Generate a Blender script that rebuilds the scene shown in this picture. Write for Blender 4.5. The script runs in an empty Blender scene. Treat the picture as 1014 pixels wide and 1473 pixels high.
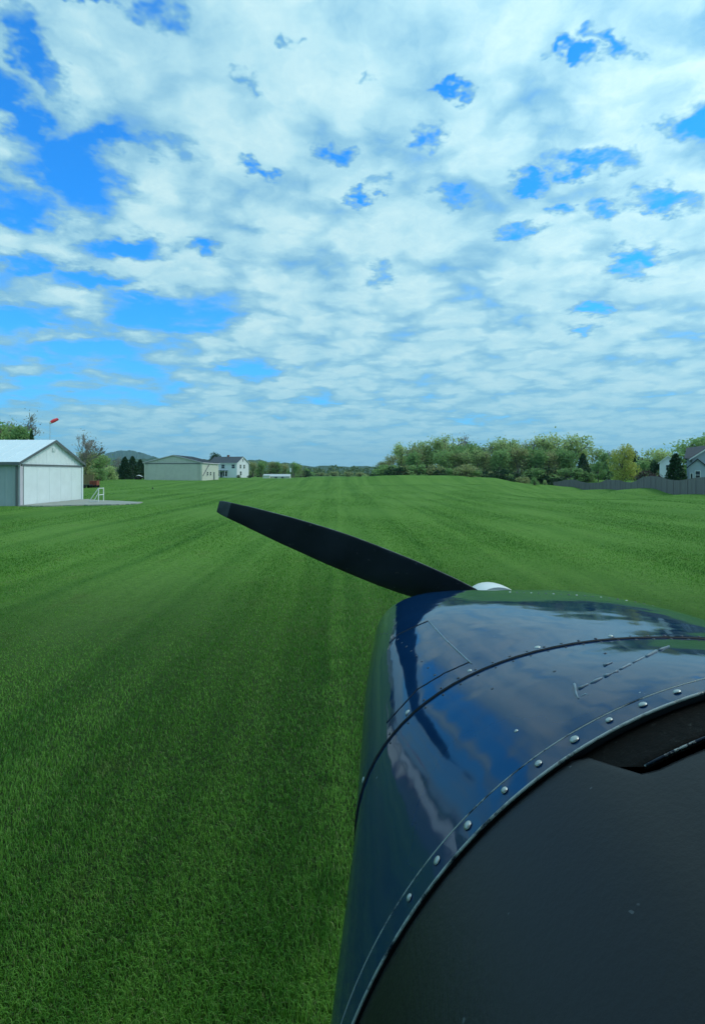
import bpy, math, random
import numpy as np
from mathutils import Vector, Matrix
R = random.Random(7)
C = bpy.context.scene.collection
sc = bpy.context.scene
PI = math.pi
F = 780.0; U0 = 507.0; V0 = 680.0; CZ = 2.2          # lens in photo pixels, principal column, horizon row, eye height

# ------------------------------------------------------------------ terrain
CTRL = [(-60,-60,0),(0,0,0),(0,20,0),(-20,20,0),(20,20,0),(0,45,0),(-22,40,0),(22,40,0),(10,60,0.1),(-12,70,0),(38,50,.0),(50,40,.0)]
def cp(u, v, d): CTRL.append(((u-U0)/F*d, d, CZ-(v-V0)/F*d))
cp(250,691.5,130); cp(330,687,204); cp(395,688,200); cp(150,690,110); cp(60,690,110); cp(200,689.5,140)
cp(490,685.5,600); cp(300,685,600); cp(700,685,600); cp(490,686.5,300); cp(100,685,600); cp(1000,685,600); cp(-200,685,600)
cp(577,683.2,98); cp(535,686.5,105); cp(630,683.6,100); cp(690,686,125); cp(760,690,150); cp(600,689,165); cp(720,690,165)
cp(796,703,134); cp(848,706.5,112); cp(880,704,95); cp(936,702,74); cp(1014,711.5,52); cp(820,691,160); cp(900,691,140); cp(990,686,90); cp(1100,712,60)
cp(770,697,118); cp(845,690,150); cp(690,697,80); cp(600,698,75)
cp(820,709,105); cp(800,716,80); cp(850,714,85); cp(860,724,60)
CT = np.array(CTRL)
def ground_np(x, y):
    x = np.asarray(x, float); y = np.asarray(y, float)
    num = np.zeros_like(x); den = np.full_like(x, 1e-9)
    for cx, cy, cz in CTRL:
        s = 1.+0.02*math.hypot(cx, cy)
        w = s/((x-cx)**2+(y-cy)**2+s*s)**1.6
        num += w*cz; den += w
    far = np.clip((np.hypot(x, y)-450)/250, 0, 1)
    return (num/den)*(1-far) + far*(-2.0)
def gz(x, y): return float(ground_np(x, y))
def gp(u, d):
    x = (u-U0)/F*d
    return x, d, gz(x, d)

# ------------------------------------------------------------------ helpers
class MB:
    def __init__(s): s.v = []; s.f = []
    def add(s, vs, fs):
        b = len(s.v); s.v += [tuple(p) for p in vs]; s.f += [tuple(b+i for i in f) for f in fs]; return s
    def box(s, x0, x1, y0, y1, z0, z1, m=None):
        vs = [Vector((x, y, z)) for x in (x0, x1) for y in (y0, y1) for z in (z0, z1)]
        if m: vs = [m @ p for p in vs]
        return s.add(vs, [(0,1,3,2),(4,6,7,5),(0,4,5,1),(2,3,7,6),(0,2,6,4),(1,5,7,3)])
    def tube(s, pts, rad, n=8, cap=True):
        pts = [Vector(p) for p in pts]; b = len(s.v)
        if not hasattr(rad, '__len__'): rad = [rad]*len(pts)
        prev = None
        for i, p in enumerate(pts):
            t = (pts[min(i+1, len(pts)-1)]-pts[max(i-1, 0)]).normalized()
            a = t.orthogonal().normalized() if prev is None else (prev - t*prev.dot(t)).normalized()
            prev = a; c = t.cross(a)
            for k in range(n):
                q = p+(a*math.cos(2*PI*k/n)+c*math.sin(2*PI*k/n))*rad[i]; s.v.append(tuple(q))
        for i in range(len(pts)-1):
            for k in range(n):
                s.f.append((b+i*n+k, b+i*n+(k+1)%n, b+(i+1)*n+(k+1)%n, b+(i+1)*n+k))
        if cap:
            s.f.append(tuple(b+k for k in range(n))[::-1]); e = b+(len(pts)-1)*n
            s.f.append(tuple(e+k for k in range(n)))
        return s
    def grid(s, rows, close=False):
        b = len(s.v); n = len(rows[0])
        for r in rows: s.v += [tuple(p) for p in r]
        for i in range(len(rows)-1):
            for k in range(n if close else n-1):
                k2 = (k+1) % n
                s.f.append((b+i*n+k, b+i*n+k2, b+(i+1)*n+k2, b+(i+1)*n+k))
        return s
    def cap(s, ring):
        b = len(s.v); s.v += [tuple(p) for p in ring]; s.f.append(tuple(range(b, b+len(ring)))); return s
    def build(s, name, mat, parent=None, smooth=False, off=None):
        me = bpy.data.meshes.new(name)
        vs = s.v if off is None else [(p[0]-off[0], p[1]-off[1], p[2]-off[2]) for p in s.v]
        me.from_pydata(vs, [], s.f)
        if mat: me.materials.append(mat)
        if smooth: me.polygons.foreach_set('use_smooth', [True]*len(me.polygons))
        me.update()
        o = bpy.data.objects.new(name, me); C.objects.link(o); o.parent = parent
        return o
def tag(o, label=None, cat=None, group=None, kind=None):
    if label: o['label'] = label
    if cat: o['category'] = cat
    if group: o['group'] = group
    if kind: o['kind'] = kind
    return o
def empty(name, loc, rz=0, label=None, cat=None, group=None):
    o = bpy.data.objects.new(name, None); C.objects.link(o); o.location = loc; o.rotation_euler = (0, 0, rz)
    o.empty_display_size = .2
    return tag(o, label, cat, group)
def copy_tree(o, parent=None):
    c = o.copy(); C.objects.link(c); c.parent = parent
    for ch in [k for k in o.children if k != c]: copy_tree(ch, c)
    return c
def bevel(o, w, seg=2):
    m = o.modifiers.new('b', 'BEVEL'); m.width = w; m.segments = seg; m.limit_method = 'ANGLE'; m.angle_limit = .6
    return o

# ------------------------------------------------------------------ materials
class NT:
    def __init__(s, tree): s.t = tree; s.n = tree.nodes; s.l = tree.links
    def new(s, typ, ins=None, **kw):
        n = s.n.new(typ)
        for k, v in kw.items(): setattr(n, k, v)
        for k, v in (ins or {}).items():
            if isinstance(v, bpy.types.NodeSocket): s.l.new(v, n.inputs[k])
            else: n.inputs[k].default_value = v
        return n
    def math(s, op, a, b=0, c=0, clamp=False):
        n = s.new('ShaderNodeMath', {0: a, 1: b, 2: c}, operation=op, use_clamp=clamp); return n.outputs[0]
    def vmath(s, op, a, b=None, out=0):
        ins = {0: a}
        if b is not None: ins[1] = b
        return s.new('ShaderNodeVectorMath', ins, operation=op).outputs[out]
    def noise(s, vec, scale, detail=4, rough=.55, dist=0, out='Fac', dim='3D'):
        ins = {'Scale': scale, 'Detail': detail, 'Roughness': rough, 'Distortion': dist}
        if vec is not None: ins['Vector'] = vec
        return s.new('ShaderNodeTexNoise', ins, noise_dimensions=dim).outputs[out]
    def ramp(s, fac, stops, interp='LINEAR'):
        n = s.new('ShaderNodeValToRGB', {0: fac}); cr = n.color_ramp; cr.interpolation = interp
        while len(cr.elements) < len(stops): cr.elements.new(.5)
        for e, (p, c) in zip(cr.elements, stops):
            e.position = p; e.color = (*c, 1) if len(c) == 3 else c
        return n.outputs[0]
    def mix(s, fac, a, b, blend='MIX'):
        n = s.new('ShaderNodeMix', data_type='RGBA', blend_type=blend)
        for k, v in ((0, fac), (6, a), (7, b)):
            if isinstance(v, bpy.types.NodeSocket): s.l.new(v, n.inputs[k])
            else: n.inputs[k].default_value = v if k == 0 else ((*v, 1) if len(v) == 3 else v)
        return n.outputs[2]
    def sep(s, v): return s.new('ShaderNodeSeparateXYZ', {0: v}).outputs
    def maprange(s, v, a, b, c=0, d=1, smooth=True):
        return s.new('ShaderNodeMapRange', {0: v, 1: a, 2: b, 3: c, 4: d}, interpolation_type='SMOOTHSTEP' if smooth else 'LINEAR').outputs[0]
MATS = {}
def mat(name, col, rough=.6, var=.15, scale=3., metal=0, coat=0, bump=0, bscale=40, spec=.5, stretch=(1,1,1)):
    m = bpy.data.materials.new(name); m.use_nodes = True; t = NT(m.node_tree); b = t.n['Principled BSDF']
    tc = t.new('ShaderNodeTexCoord').outputs['Object']
    tc = t.vmath('MULTIPLY', tc, stretch)
    n = t.noise(tc, scale, 5, .6)
    dark = tuple(c*(1-var) for c in col); light = tuple(min(1, c*(1+var)) for c in col)
    t.l.new(t.ramp(n, [(.3, dark), (.7, light)]), b.inputs['Base Color'])
    b.inputs['Roughness'].default_value = rough; b.inputs['Metallic'].default_value = metal
    b.inputs['Coat Weight'].default_value = coat; b.inputs['Specular IOR Level'].default_value = spec
    if bump:
        bn = t.noise(tc, bscale, 3, .6)
        t.l.new(t.new('ShaderNodeBump', {'Strength': bump, 'Distance': .01, 'Height': bn}).outputs[0], b.inputs['Normal'])
    MATS[name] = m
    return m
def leafmat(name, c1, c2, trans=.45, rough=.55):
    m = bpy.data.materials.new(name); m.use_nodes = True; t = NT(m.node_tree); b = t.n['Principled BSDF']; out = t.n['Material Output']
    rnd = t.new('ShaderNodeObjectInfo').outputs['Random']
    pos = t.new('ShaderNodeNewGeometry')
    isl = pos.outputs['Random Per Island']
    n = t.noise(pos.outputs['Position'], .35, 3, .6)
    f = t.math('ADD', t.math('MULTIPLY', n, .6), t.math('ADD', t.math('MULTIPLY', isl, .35), t.math('MULTIPLY', rnd, .25)))
    col = t.ramp(f, [(.3, c1), (.85, c2)])
    t.l.new(col, b.inputs['Base Color']); b.inputs['Roughness'].default_value = rough; b.inputs['Specular IOR Level'].default_value = .2
    tr = t.new('ShaderNodeBsdfTranslucent', {'Color': col})
    mx = t.new('ShaderNodeMixShader', {0: trans, 1: b.outputs[0], 2: tr.outputs[0]})
    t.l.new(mx.outputs[0], out.inputs[0]); return m

def grass_color(t):
    """colour of the turf as a function of where it grows: mown passes, patches, thatch"""
    pos = t.new('ShaderNodeNewGeometry').outputs['Position']
    x, y, z = t.sep(pos)
    xs = t.math('ADD', x, t.math('MULTIPLY', y, .022))           # passes run a touch left of dead ahead
    wob = t.noise(pos, .12, 2, .5)
    xs = t.math('ADD', xs, t.math('MULTIPLY', wob, 1.2))
    line = t.new('ShaderNodeCombineXYZ', {0: xs, 1: t.math('MULTIPLY', y, .02), 2: 0.}).outputs[0]
    q = t.math('FRACT', t.math('DIVIDE', t.math('ADD', xs, 50.), 3.6))
    tone = t.maprange(t.math('ABSOLUTE', t.math('SUBTRACT', q, .5)), .21, .29, -.03, .03)
    q2 = t.math('FRACT', t.math('DIVIDE', t.math('ADD', xs, 50.), 1.8))
    rut = t.math('MULTIPLY', t.maprange(t.math('ABSOLUTE', t.math('SUBTRACT', q2, .5)), .43, .5), t.maprange(t.noise(pos, .6, 3, .6), .42, .6))
    trk = t.maprange(t.math('ABSOLUTE', t.math('ADD', t.math('ADD', x, t.math('MULTIPLY', y, .022)), .05)), .05, .17, 1., 0.)
    trk = t.math('MULTIPLY', trk, t.maprange(t.noise(pos, 3., 4, .7), .35, .6))
    s1 = t.maprange(t.noise(line, .75, 3, .6), .38, .62); s2 = t.noise(line, 2.6, 2, .6)
    p1 = t.noise(pos, .22, 4, .6); p2 = t.noise(pos, 1.7, 4, .65)
    f = t.math('ADD', t.math('ADD', t.math('MULTIPLY', s1, .16), .19), t.math('ADD', t.math('MULTIPLY', s2, .28), t.math('ADD', t.math('MULTIPLY', p1, .25), t.math('MULTIPLY', p2, .17))))
    tone = t.math('MULTIPLY', tone, t.maprange(x, 1., 6., 1., .25)); rut = t.math('MULTIPLY', rut, t.maprange(x, 1., 4., 1., 0.))
    f = t.math('ADD', f, t.math('ADD', tone, t.math('ADD', t.math('MULTIPLY', rut, -.10), t.math('MULTIPLY', trk, .20))))
    brn = t.math('MULTIPLY', t.maprange(t.noise(pos, .9, 5, .7), .55, .72), .38)
    return pos, f, brn
def grass_ground():
    m = bpy.data.materials.new('turf_ground'); m.use_nodes = True; t = NT(m.node_tree); b = t.n['Principled BSDF']
    pos, f, brn = grass_color(t)
    fine = t.noise(pos, 9, 6, .75)
    col = t.ramp(f, [(.36, (.048,.145,.022)), (.54, (.088,.20,.030)), (.74, (.125,.25,.045))]); col = t.mix(brn, col, (.12,.15,.04))
    col = t.mix(t.math('MULTIPLY', t.maprange(fine, .35, .7), .5), col, (.022,.085,.012))
    br = t.maprange(t.noise(pos, .5, 5, .7), .66, .78)
    col = t.mix(t.math('MULTIPLY', br, .35), col, (.085,.085,.03))
    far = t.maprange(t.vmath('LENGTH', pos, out=1), 2.5, 16.)
    col = t.mix(far, (.016,.030,.010), col)          # dark thatch and soil around the viewer; also paints in the near shade
    t.l.new(col, b.inputs['Base Color']); b.inputs['Roughness'].default_value = .9; b.inputs['Specular IOR Level'].default_value = .08
    bn = t.noise(pos, 14, 5, .8)
    t.l.new(t.new('ShaderNodeBump', {'Strength': .8, 'Distance': .03, 'Height': bn}).outputs[0], b.inputs['Normal'])
    return m
def grass_blade():
    m = bpy.data.materials.new('grass_blades'); m.use_nodes = True; t = NT(m.node_tree); b = t.n['Principled BSDF']; out = t.n['Material Output']
    pos, f, brn = grass_color(t)
    isl = t.new('ShaderNodeNewGeometry').outputs['Random Per Island']
    f = t.math('ADD', f, t.math('MULTIPLY', t.math('SUBTRACT', isl, .5), .20))
    col = t.ramp(f, [(.36, (.022,.115,.008)), (.54, (.058,.195,.016)), (.76, (.135,.32,.04))]); col = t.mix(brn, col, (.13,.155,.04))
    dry = t.maprange(isl, .955, .965)
    col = t.mix(t.math('MULTIPLY', dry, .8), col, (.20,.22,.10))
    t.l.new(col, b.inputs['Base Color']); b.inputs['Roughness'].default_value = .5; b.inputs['Specular IOR Level'].default_value = .25
    tr = t.new('ShaderNodeBsdfTranslucent', {'Color': col})
    mx = t.new('ShaderNodeMixShader', {0: .22, 1: b.outputs[0], 2: tr.outputs[0]}); t.l.new(mx.outputs[0], out.inputs[0])
    return m

# ------------------------------------------------------------------ camera, light, sky
cam = bpy.data.cameras.new('camera'); co = bpy.data.objects.new('camera', cam); C.objects.link(co); sc.camera = co
co.location = (0, 0, CZ); co.rotation_euler = (PI/2, 0, 0)
cam.sensor_fit = 'VERTICAL'; cam.sensor_height = 36; cam.lens = 36*F/1473; cam.shift_y = -(736.5-V0)/1473*1.0
cam.clip_start = .02; cam.clip_end = 20000
SUN_EL, SUN_AZ = math.radians(50), math.radians(84)        # azimuth clockwise from +Y (ahead) towards the right
sdir = Vector((math.sin(SUN_AZ)*math.cos(SUN_EL), math.cos(SUN_AZ)*math.cos(SUN_EL), math.sin(SUN_EL)))
sl = bpy.data.lights.new('sun', 'SUN'); so = bpy.data.objects.new('sun', sl); C.objects.link(so)
sl.energy = 1.1; sl.angle = math.radians(16); sl.color = (1, .97, .93)
so.rotation_euler = sdir.to_track_quat('Z', 'Y').to_euler()

def pdir(u, v):
    d = Vector(((u-U0)/F, 1, (V0-v)/F)).normalized(); z = max(d.z, 0)+.15
    return d.x/z, d.y/z
w = bpy.data.worlds.new('World'); sc.world = w; w.use_nodes = True
t = NT(w.node_tree); bg = t.n['Background']
sky = t.new('ShaderNodeTexSky', sky_type='NISHITA', sun_disc=False, sun_elevation=SUN_EL, sun_rotation=SUN_AZ, altitude=200, air_density=1.0, dust_density=.6, ozone_density=3.0)
dirn = t.new('ShaderNodeTexCoord').outputs['Generated']
dx, dy, dz = t.sep(dirn)
zz = t.math('ADD', t.math('MAXIMUM', dz, 0.), .15)
P = t.new('ShaderNodeCombineXYZ', {0: t.math('DIVIDE', dx, zz), 1: t.math('DIVIDE', dy, zz), 2: 0.}).outputs[0]
wn = t.vmath('SUBTRACT', t.noise(P, 3.2, 4, .6, out='Color'), (.5,.5,.5))
PW = t.vmath('ADD', P, t.vmath('MULTIPLY', wn, (.20,.20,0)))
wn2 = t.vmath('SUBTRACT', t.noise(P, 14, 3, .65, out='Color'), (.5,.5,.5))
PW2 = t.vmath('ADD', t.vmath('ADD', P, t.vmath('MULTIPLY', wn, (.26,.26,0))), t.vmath('MULTIPLY', wn2, (.17,.17,0)))
GAPS = [(20,165,30,55,1),(75,95,22,55,.9),(100,255,50,45,1.1),(150,210,45,16,.8),(205,215,30,10,.6),(40,300,50,20,.9),(230,25,25,22,.7),(130,0,40,10,.9),(255,215,25,10,.4),
 (985,186,34,26,1.2),(850,233,42,16,1.1),(765,262,30,11,1),(965,290,55,14,1.1),(880,303,25,10,.7),(742,332,24,12,.9),(800,305,18,9,.7),(905,372,22,22,1),(920,400,30,8,.7),(850,446,24,10,1),(838,478,18,7,.7),
 (606,195,20,16,.8),(478,212,20,12,.8),(528,283,14,12,1),(540,260,16,12,.5),(640,122,20,8,.8),(838,88,26,10,1),(900,68,20,14,.9),(533,100,10,14,.6),(400,78,10,8,.6),(365,243,18,7,.8),(645,290,20,8,.5),(550,390,18,18,.7),(348,130,14,10,.5),
 (30,375,45,12,.9),(30,460,70,22,1),(180,355,45,12,1),(290,358,18,9,.8),(215,425,18,10,.8),(250,455,70,22,1),(285,470,40,16,.8),(130,400,50,8,.7),(360,530,30,16,1),(120,505,120,14,.9),(150,565,110,14,.8),(170,525,60,14,.8),(30,575,60,8,.5),(70,545,90,6,.5),
 (385,330,40,10,.3),(700,605,90,8,.5),(450,580,60,6,.5),(620,575,60,8,.4)]
acc = None
for (u, v, ru, rv, a) in GAPS:
    if u > 400: ru *= .85; rv *= .85
    cx, cy = pdir(u, v); x1, _ = pdir(u+ru, v); _, y1 = pdir(u, v-rv); _, y2 = pdir(u, v+rv)
    d = t.vmath('MULTIPLY', t.vmath('SUBTRACT', PW2, (cx, cy, 0)), (1/abs(x1-cx), 2/abs(y2-y1), 0))
    L = t.vmath('LENGTH', d, out=1)
    g = t.maprange(L, 0., 2.1, a*1.05, 0.)
    acc = g if acc is None else t.math('MAXIMUM', acc, g)
n1 = t.noise(PW, 1.6, 3, .5)
PA = t.vmath('MULTIPLY', PW, (1., 1.05, 1))
def vor(scale): return t.new('ShaderNodeTexVoronoi', {'Vector': PA, 'Scale': scale, 'Smoothness': .8, 'Randomness': 1.0}, feature='SMOOTH_F1', voronoi_dimensions='2D').outputs['Distance']
puff = vor(4.6); puff2 = vor(13.)
n2 = t.noise(PW, 9, 6, .62)
den = t.math('SUBTRACT', 1.42, t.math('MULTIPLY', puff, 1.05))
den = t.math('SUBTRACT', den, t.math('MULTIPLY', puff2, .45))
den = t.math('ADD', den, t.math('MULTIPLY', t.math('SUBTRACT', n1, .5), .8))
den = t.math('ADD', den, t.math('MULTIPLY', t.math('SUBTRACT', n2, .5), .8))
left = t.maprange(dx, -.15, -.60, 0., .24)
den = t.math('SUBTRACT', den, left)
den = t.math('SUBTRACT', den, t.math('MULTIPLY', acc, 1.1))
cov = t.maprange(den, -.28, .60)
thick = t.maprange(den, .30, 1.05)
sund = t.math('MAXIMUM', t.vmath('DOT_PRODUCT', dirn, tuple(sdir), out=1), 0.)
glow = t.math('POWER', sund, 10.)
glow2 = t.math('POWER', sund, 3.)
shade = t.noise(PW, 4.2, 5, .6)
fineg = t.noise(PW2, 16, 6, .65)
sv = t.math('ADD', t.math('ADD', t.math('MULTIPLY', shade, .45), t.math('MULTIPLY', fineg, .22)), t.math('MULTIPLY', thick, .36))
csh = t.ramp(sv, [(.30, (.22,.52,.77)), (.46, (.33,.65,.85)), (.62, (.46,.79,.93)), (.76, (.64,.93,1.0))])
warm = t.mix(t.math('MULTIPLY', t.math('MULTIPLY', glow, t.maprange(sv, .35, .8)), 1.3, clamp=True), csh, (1.15,1.15,1.1))
bright = t.math('ADD', .92, t.math('MULTIPLY', glow2, .55))
ccol = t.new('ShaderNodeVectorMath', {0: warm, 3: bright}, operation='SCALE').outputs[0]
ccol = t.vmath('MULTIPLY', ccol, (10.3,10.2,10.1))
sk = t.vmath('MULTIPLY', sky.outputs[0], (.22,1.68,2.95))
hz = t.math('POWER', t.maprange(dz, 0., .34, 1., 0., smooth=False), 1.6)
sk2 = t.mix(t.math('MULTIPLY', hz, .95), sk, (1.8,5.1,7.5))
ccol2 = t.mix(t.math('MULTIPLY', hz, .80), ccol, (2.5,5.9,7.7))
full = t.mix(cov, sk2, ccol2)
t.l.new(full, bg.inputs[0]); bg.inputs[1].default_value = .1
sc.view_settings.view_transform = 'Standard'; sc.view_settings.look = 'None'; sc.view_settings.gamma = 1; sc.view_settings.exposure = 0
sc.cycles.use_denoising = True
sc.cycles.max_bounces = 6; sc.cycles.volume_bounces = 0; sc.cycles.transparent_max_bounces = 8

# ------------------------------------------------------------------ ground
def make_ground():
    rs = [0.]+list(np.geomspace(1.2, 9000, 230)); na = 220
    vs = []; fs = []
    rs_a = np.array(rs[1:]); an = np.linspace(0, 2*PI, na, endpoint=False)
    RR, AA = np.meshgrid(rs_a, an, indexing='ij')
    X = RR*np.sin(AA); Y = RR*np.cos(AA)+0.; Z = ground_np(X, Y)
    rr = np.random.default_rng(3)
    Z = Z + (RR > 6)*(RR < 400)*.02*np.sin(X*.7+Y*.13)*np.cos(Y*.31)
    vs = [(0, 0, 0)]+list(zip(X.ravel(), Y.ravel(), Z.ravel()))
    for k in range(na): fs.append((0, 1+(k+1) % na, 1+k))
    for i in range(len(rs_a)-1):
        for k in range(na):
            k2 = (k+1) % na; a = 1+i*na
            fs.append((a+k, a+k2, a+na+k2, a+na+k))
    m = MB(); m.v = vs; m.f = fs
    o = m.build('ground', grass_ground(), smooth=True); tag(o, kind='structure'); return o
ground = make_ground()

def make_grass():
    rng = np.random.default_rng(11)
    N = 950000
    d = np.exp(math.log(1.7)+(math.log(170)-math.log(1.7))*rng.uniform(0, 1, N)**1.32)
    k = rng.uniform(-.80, .80, N); x = d*k; y = d
    keep = ~((x > -.1) & (y < 1.2)) & (rng.uniform(0, 1, N) > (d-60)/110); x = x[keep]; y = y[keep]; d = d[keep]; n = len(x)
    # clump the blades a little
    x += rng.normal(0, .012, n); y += rng.normal(0, .012, n)
    z = ground_np(x, y)
    patch = .5+.5*np.sin(x*2.1+1.3*np.sin(y*1.7))*np.sin(y*1.9+1.1*np.sin(x*2.3))
    h = rng.uniform(.014, .036, n)*(1+.35*patch)*np.clip((4/d)**.12, .75, 1.1)
    wd = .0013*(np.maximum(d, 3)/3)**.92*rng.uniform(.7, 1.3, n)
    ang = rng.uniform(0, 2*PI, n); lean = np.abs(rng.normal(.45, .38, n))
    # mown passes comb the blades
    comb = np.sin((x+.022*y)*1.9+.6*np.sin(y*.15))
    lx = np.cos(ang)*lean*h; ly = np.sin(ang)*lean*h + comb*.25*h
    sx = -np.sin(ang); sy = np.cos(ang)
    rot = rng.uniform(-.6, .6, n); cs, sn = np.cos(rot), np.sin(rot); sx, sy = sx*cs-sy*sn, sx*sn+sy*cs
    V = np.empty((n, 5, 3))
    V[:,0] = np.stack([x-sx*wd, y-sy*wd, z-.005], 1); V[:,1] = np.stack([x+sx*wd, y+sy*wd, z-.005], 1)
    mx = x+lx*.4; my = y+ly*.4; mz = z+h*.62
    V[:,2] = np.stack([mx-sx*wd*.8, my-sy*wd*.8, mz], 1); V[:,3] = np.stack([mx+sx*wd*.8, my+sy*wd*.8, mz], 1)
    V[:,4] = np.stack([x+lx, y+ly, z+h*(1-.35*np.minimum(lean, 1.4))], 1)
    me = bpy.data.meshes.new('grass'); me.vertices.add(n*5); me.vertices.foreach_set('co', V.ravel())
    base = np.arange(n)*5
    L = np.stack([base, base+1, base+3, base+2, base+2, base+3, base+4], 1).ravel()
    me.loops.add(len(L)); me.loops.foreach_set('vertex_index', L.astype(np.int32))
    me.polygons.add(n*2); st = np.stack([np.arange(n)*7, np.arange(n)*7+4], 1).ravel(); me.polygons.foreach_set('loop_start', st.astype(np.int32))
    me.update(calc_edges=True); me.validate()
    me.materials.append(grass_blade())
    o = bpy.data.objects.new('grass', me); C.objects.link(o)
    tag(o, 'short mown green grass of the airstrip in front of the aircraft', 'grass', kind='stuff')
make_grass()

# ------------------------------------------------------------------ far hills and woods
hillmat = leafmat('hill_forest', (.020,.05,.018), (.045,.085,.03), 0, .9)
def hill(profile, d, thick, seed, name='hills'):
    rr = random.Random(seed); rows = []
    us = np.linspace(profile[0][0], profile[-1][0], 260)
    pu = [p[0] for p in profile]; pv = [p[1] for p in profile]
    tops = np.interp(us, pu, pv)
    ph = [rr.uniform(0, 6) for _ in range(6)]
    for j, (s, dd) in enumerate([(0, -.5), (.35, -.32), (.7, -.14), (.93, -.04), (1, 0), (.7, .2), (0, .5)]):
        row = []
        for i, u in enumerate(us):
            top = CZ+(V0-tops[i])/F*d + 2
            bump = (.05 if d < 3000 else .012)*(top+2)*(math.sin(u*.13+ph[0]+j)+math.sin(u*.37+ph[1]+2*j)+.6*math.sin(u*.9+ph[2]+j)) + rr.uniform(-1, 1)*d*.00045
            z = -3+(top+3)*s + bump*s
            dep = d+dd*thick+rr.uniform(-1, 1)*thick*.02; row.append(((u-U0)/F*d*(dep/d), dep, z))
        rows.append(row)
    o = MB().grid(rows).build(name, hillmat, smooth=False); tag(o, kind='structure'); return o
hill([(-300,672),(60,668),(110,664),(140,657),(160,651),(178,648),(192,648.5),(208,653),(230,660),(262,663),(300,667),(380,671),(450,674)], 4300, 1500, 1)
hill([(-300,668),(60,667),(150,662),(230,660),(262,659),(300,661),(340,662),(372,663.5),(400,666),(430,669),(450,671),(500,671.5),(540,672),(620,672),(900,670),(1300,668)], 1900, 600, 2)

def leafcloud(mb, pts, size, rr, flat=0.):
    for p in pts:
        a = Vector((rr.gauss(0,1), rr.gauss(0,1), rr.gauss(0,1)*(1-flat))).normalized(); b = a.orthogonal().normalized(); b.rotate(Matrix.Rotation(rr.uniform(0, 2*PI), 3, a)); c = a.cross(b)
        s = size*rr.uniform(.6, 1.4); e = s*rr.uniform(.5, 1)
        p = Vector(p)
        mb.add([p-b*s, p-c*e*.8+b*s*.1, p+b*s, p+c*e], [(0,1,2,3)])
far_leaf = leafmat('far_wood_foliage', (.05,.11,.04), (.15,.21,.08), .2)
def far_wood():
    mb = MB(); rr = random.Random(5)
    for i in range(230):
        u = rr.uniform(-120, 1150); d = rr.uniform(520, 640); x, y, z = gp(u, d); z -= .5
        if 420 < u < 560: hh = rr.uniform(8, 12.5)
        elif u < 420: hh = rr.uniform(9, 13)
        else: hh = rr.uniform(9, 14)
        r = hh*rr.uniform(.35, .5)
        pts = []
        for k in range(75):
            a = rr.uniform(0, 2*PI); q = rr.uniform(0, 1); rad = r*math.sqrt(max(0, 1-(2*q-1)**2*.8))*rr.uniform(.6, 1.05)
            pts.append((x+rad*math.cos(a), y+rad*math.sin(a), z+hh*(.05+.93*q)))
        leafcloud(mb, pts, 1.1, rr)
    for i in range(150):     # continuous brushy edge
        u = rr.uniform(-120, 1150); d = rr.uniform(500, 530); x, y, z = gp(u, d)
        leafcloud(mb, [(x+rr.uniform(-6,6), y+rr.uniform(-3,3), z+rr.uniform(0,6)) for _ in range(22)], 1.3, rr)
    o = mb.build('woodland', far_leaf)
    tag(o, 'far dark green tree line closing the field under the pale horizon', 'woodland', kind='stuff')
far_wood()

# ------------------------------------------------------------------ trees
barkm = mat('bark', (.13,.115,.095), .9, .3, 6, bump=.4)
barkg = mat('bark_grey', (.22,.21,.19), .9, .25, 6, bump=.4)
L_spring = leafmat('leaf_spring', (.28,.40,.16), (.54,.64,.28))
L_mid = leafmat('leaf_mid', (.15,.29,.10), (.31,.47,.17))
L_gold = leafmat('leaf_gold', (.30,.36,.08), (.55,.56,.15))
L_dark = leafmat('leaf_dark', (.015,.055,.022), (.04,.095,.035), .15)
L_olive = leafmat('leaf_olive', (.24,.29,.12), (.42,.45,.20))
L_twig = leafmat('twig_haze', (.13,.12,.09), (.20,.19,.14), .1)
L_purple = leafmat('leaf_purple', (.045,.03,.03), (.09,.055,.05), .2)
def grow(tb, tips, p, d, length, rad, depth, rr, spread, up):
    rad = max(rad, .0042); n = 4; pts = [p]; rads = [rad]; q = p.copy(); dd = d.copy()
    for i in range(n):
        dd = (dd+Vector((rr.gauss(0, .13), rr.gauss(0, .13), rr.gauss(0, .08)+up*.08))).normalized()
        q = q+dd*(length/n); pts.append(q.copy()); rads.append(max(.0022, rad*(1-.45*(i+1)/n)))
        if depth <= 1 or (depth == 2 and i % 2) or (depth == 3 and i == 3): tips.append((q.copy(), depth))
    tb.tube(pts, rads, 5 if depth > 1 else 3, cap=False)
    if depth == 0: return
    k = rr.choice([2, 3, 3]) if depth > 1 else rr.choice([2, 3])
    a0 = rr.uniform(0, 2*PI)
    for i in range(k):
        ax = dd.orthogonal().normalized(); ax.rotate(Matrix.Rotation(a0+2*PI*i/k+rr.uniform(-.5, .5), 3, dd))
        nd = dd.copy(); nd.rotate(Matrix.Rotation(spread*rr.uniform(.6, 1.3), 3, ax)); nd.z += up*.25; nd.normalize()
        grow(tb, tips, q, nd, length*rr.uniform(.62, .85), rads[-1]*.75, depth-1, rr, spread, up)
    if depth >= 2:                                             # side limb from mid way
        ax = dd.orthogonal(); ax.rotate(Matrix.Rotation(rr.uniform(0, 6), 3, dd)); nd = d.copy(); nd.rotate(Matrix.Rotation(spread*1.3, 3, ax)); 
        grow(tb, tips, pts[2], nd, length*.6, rads[2]*.5, depth-2, rr, spread, up)
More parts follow.
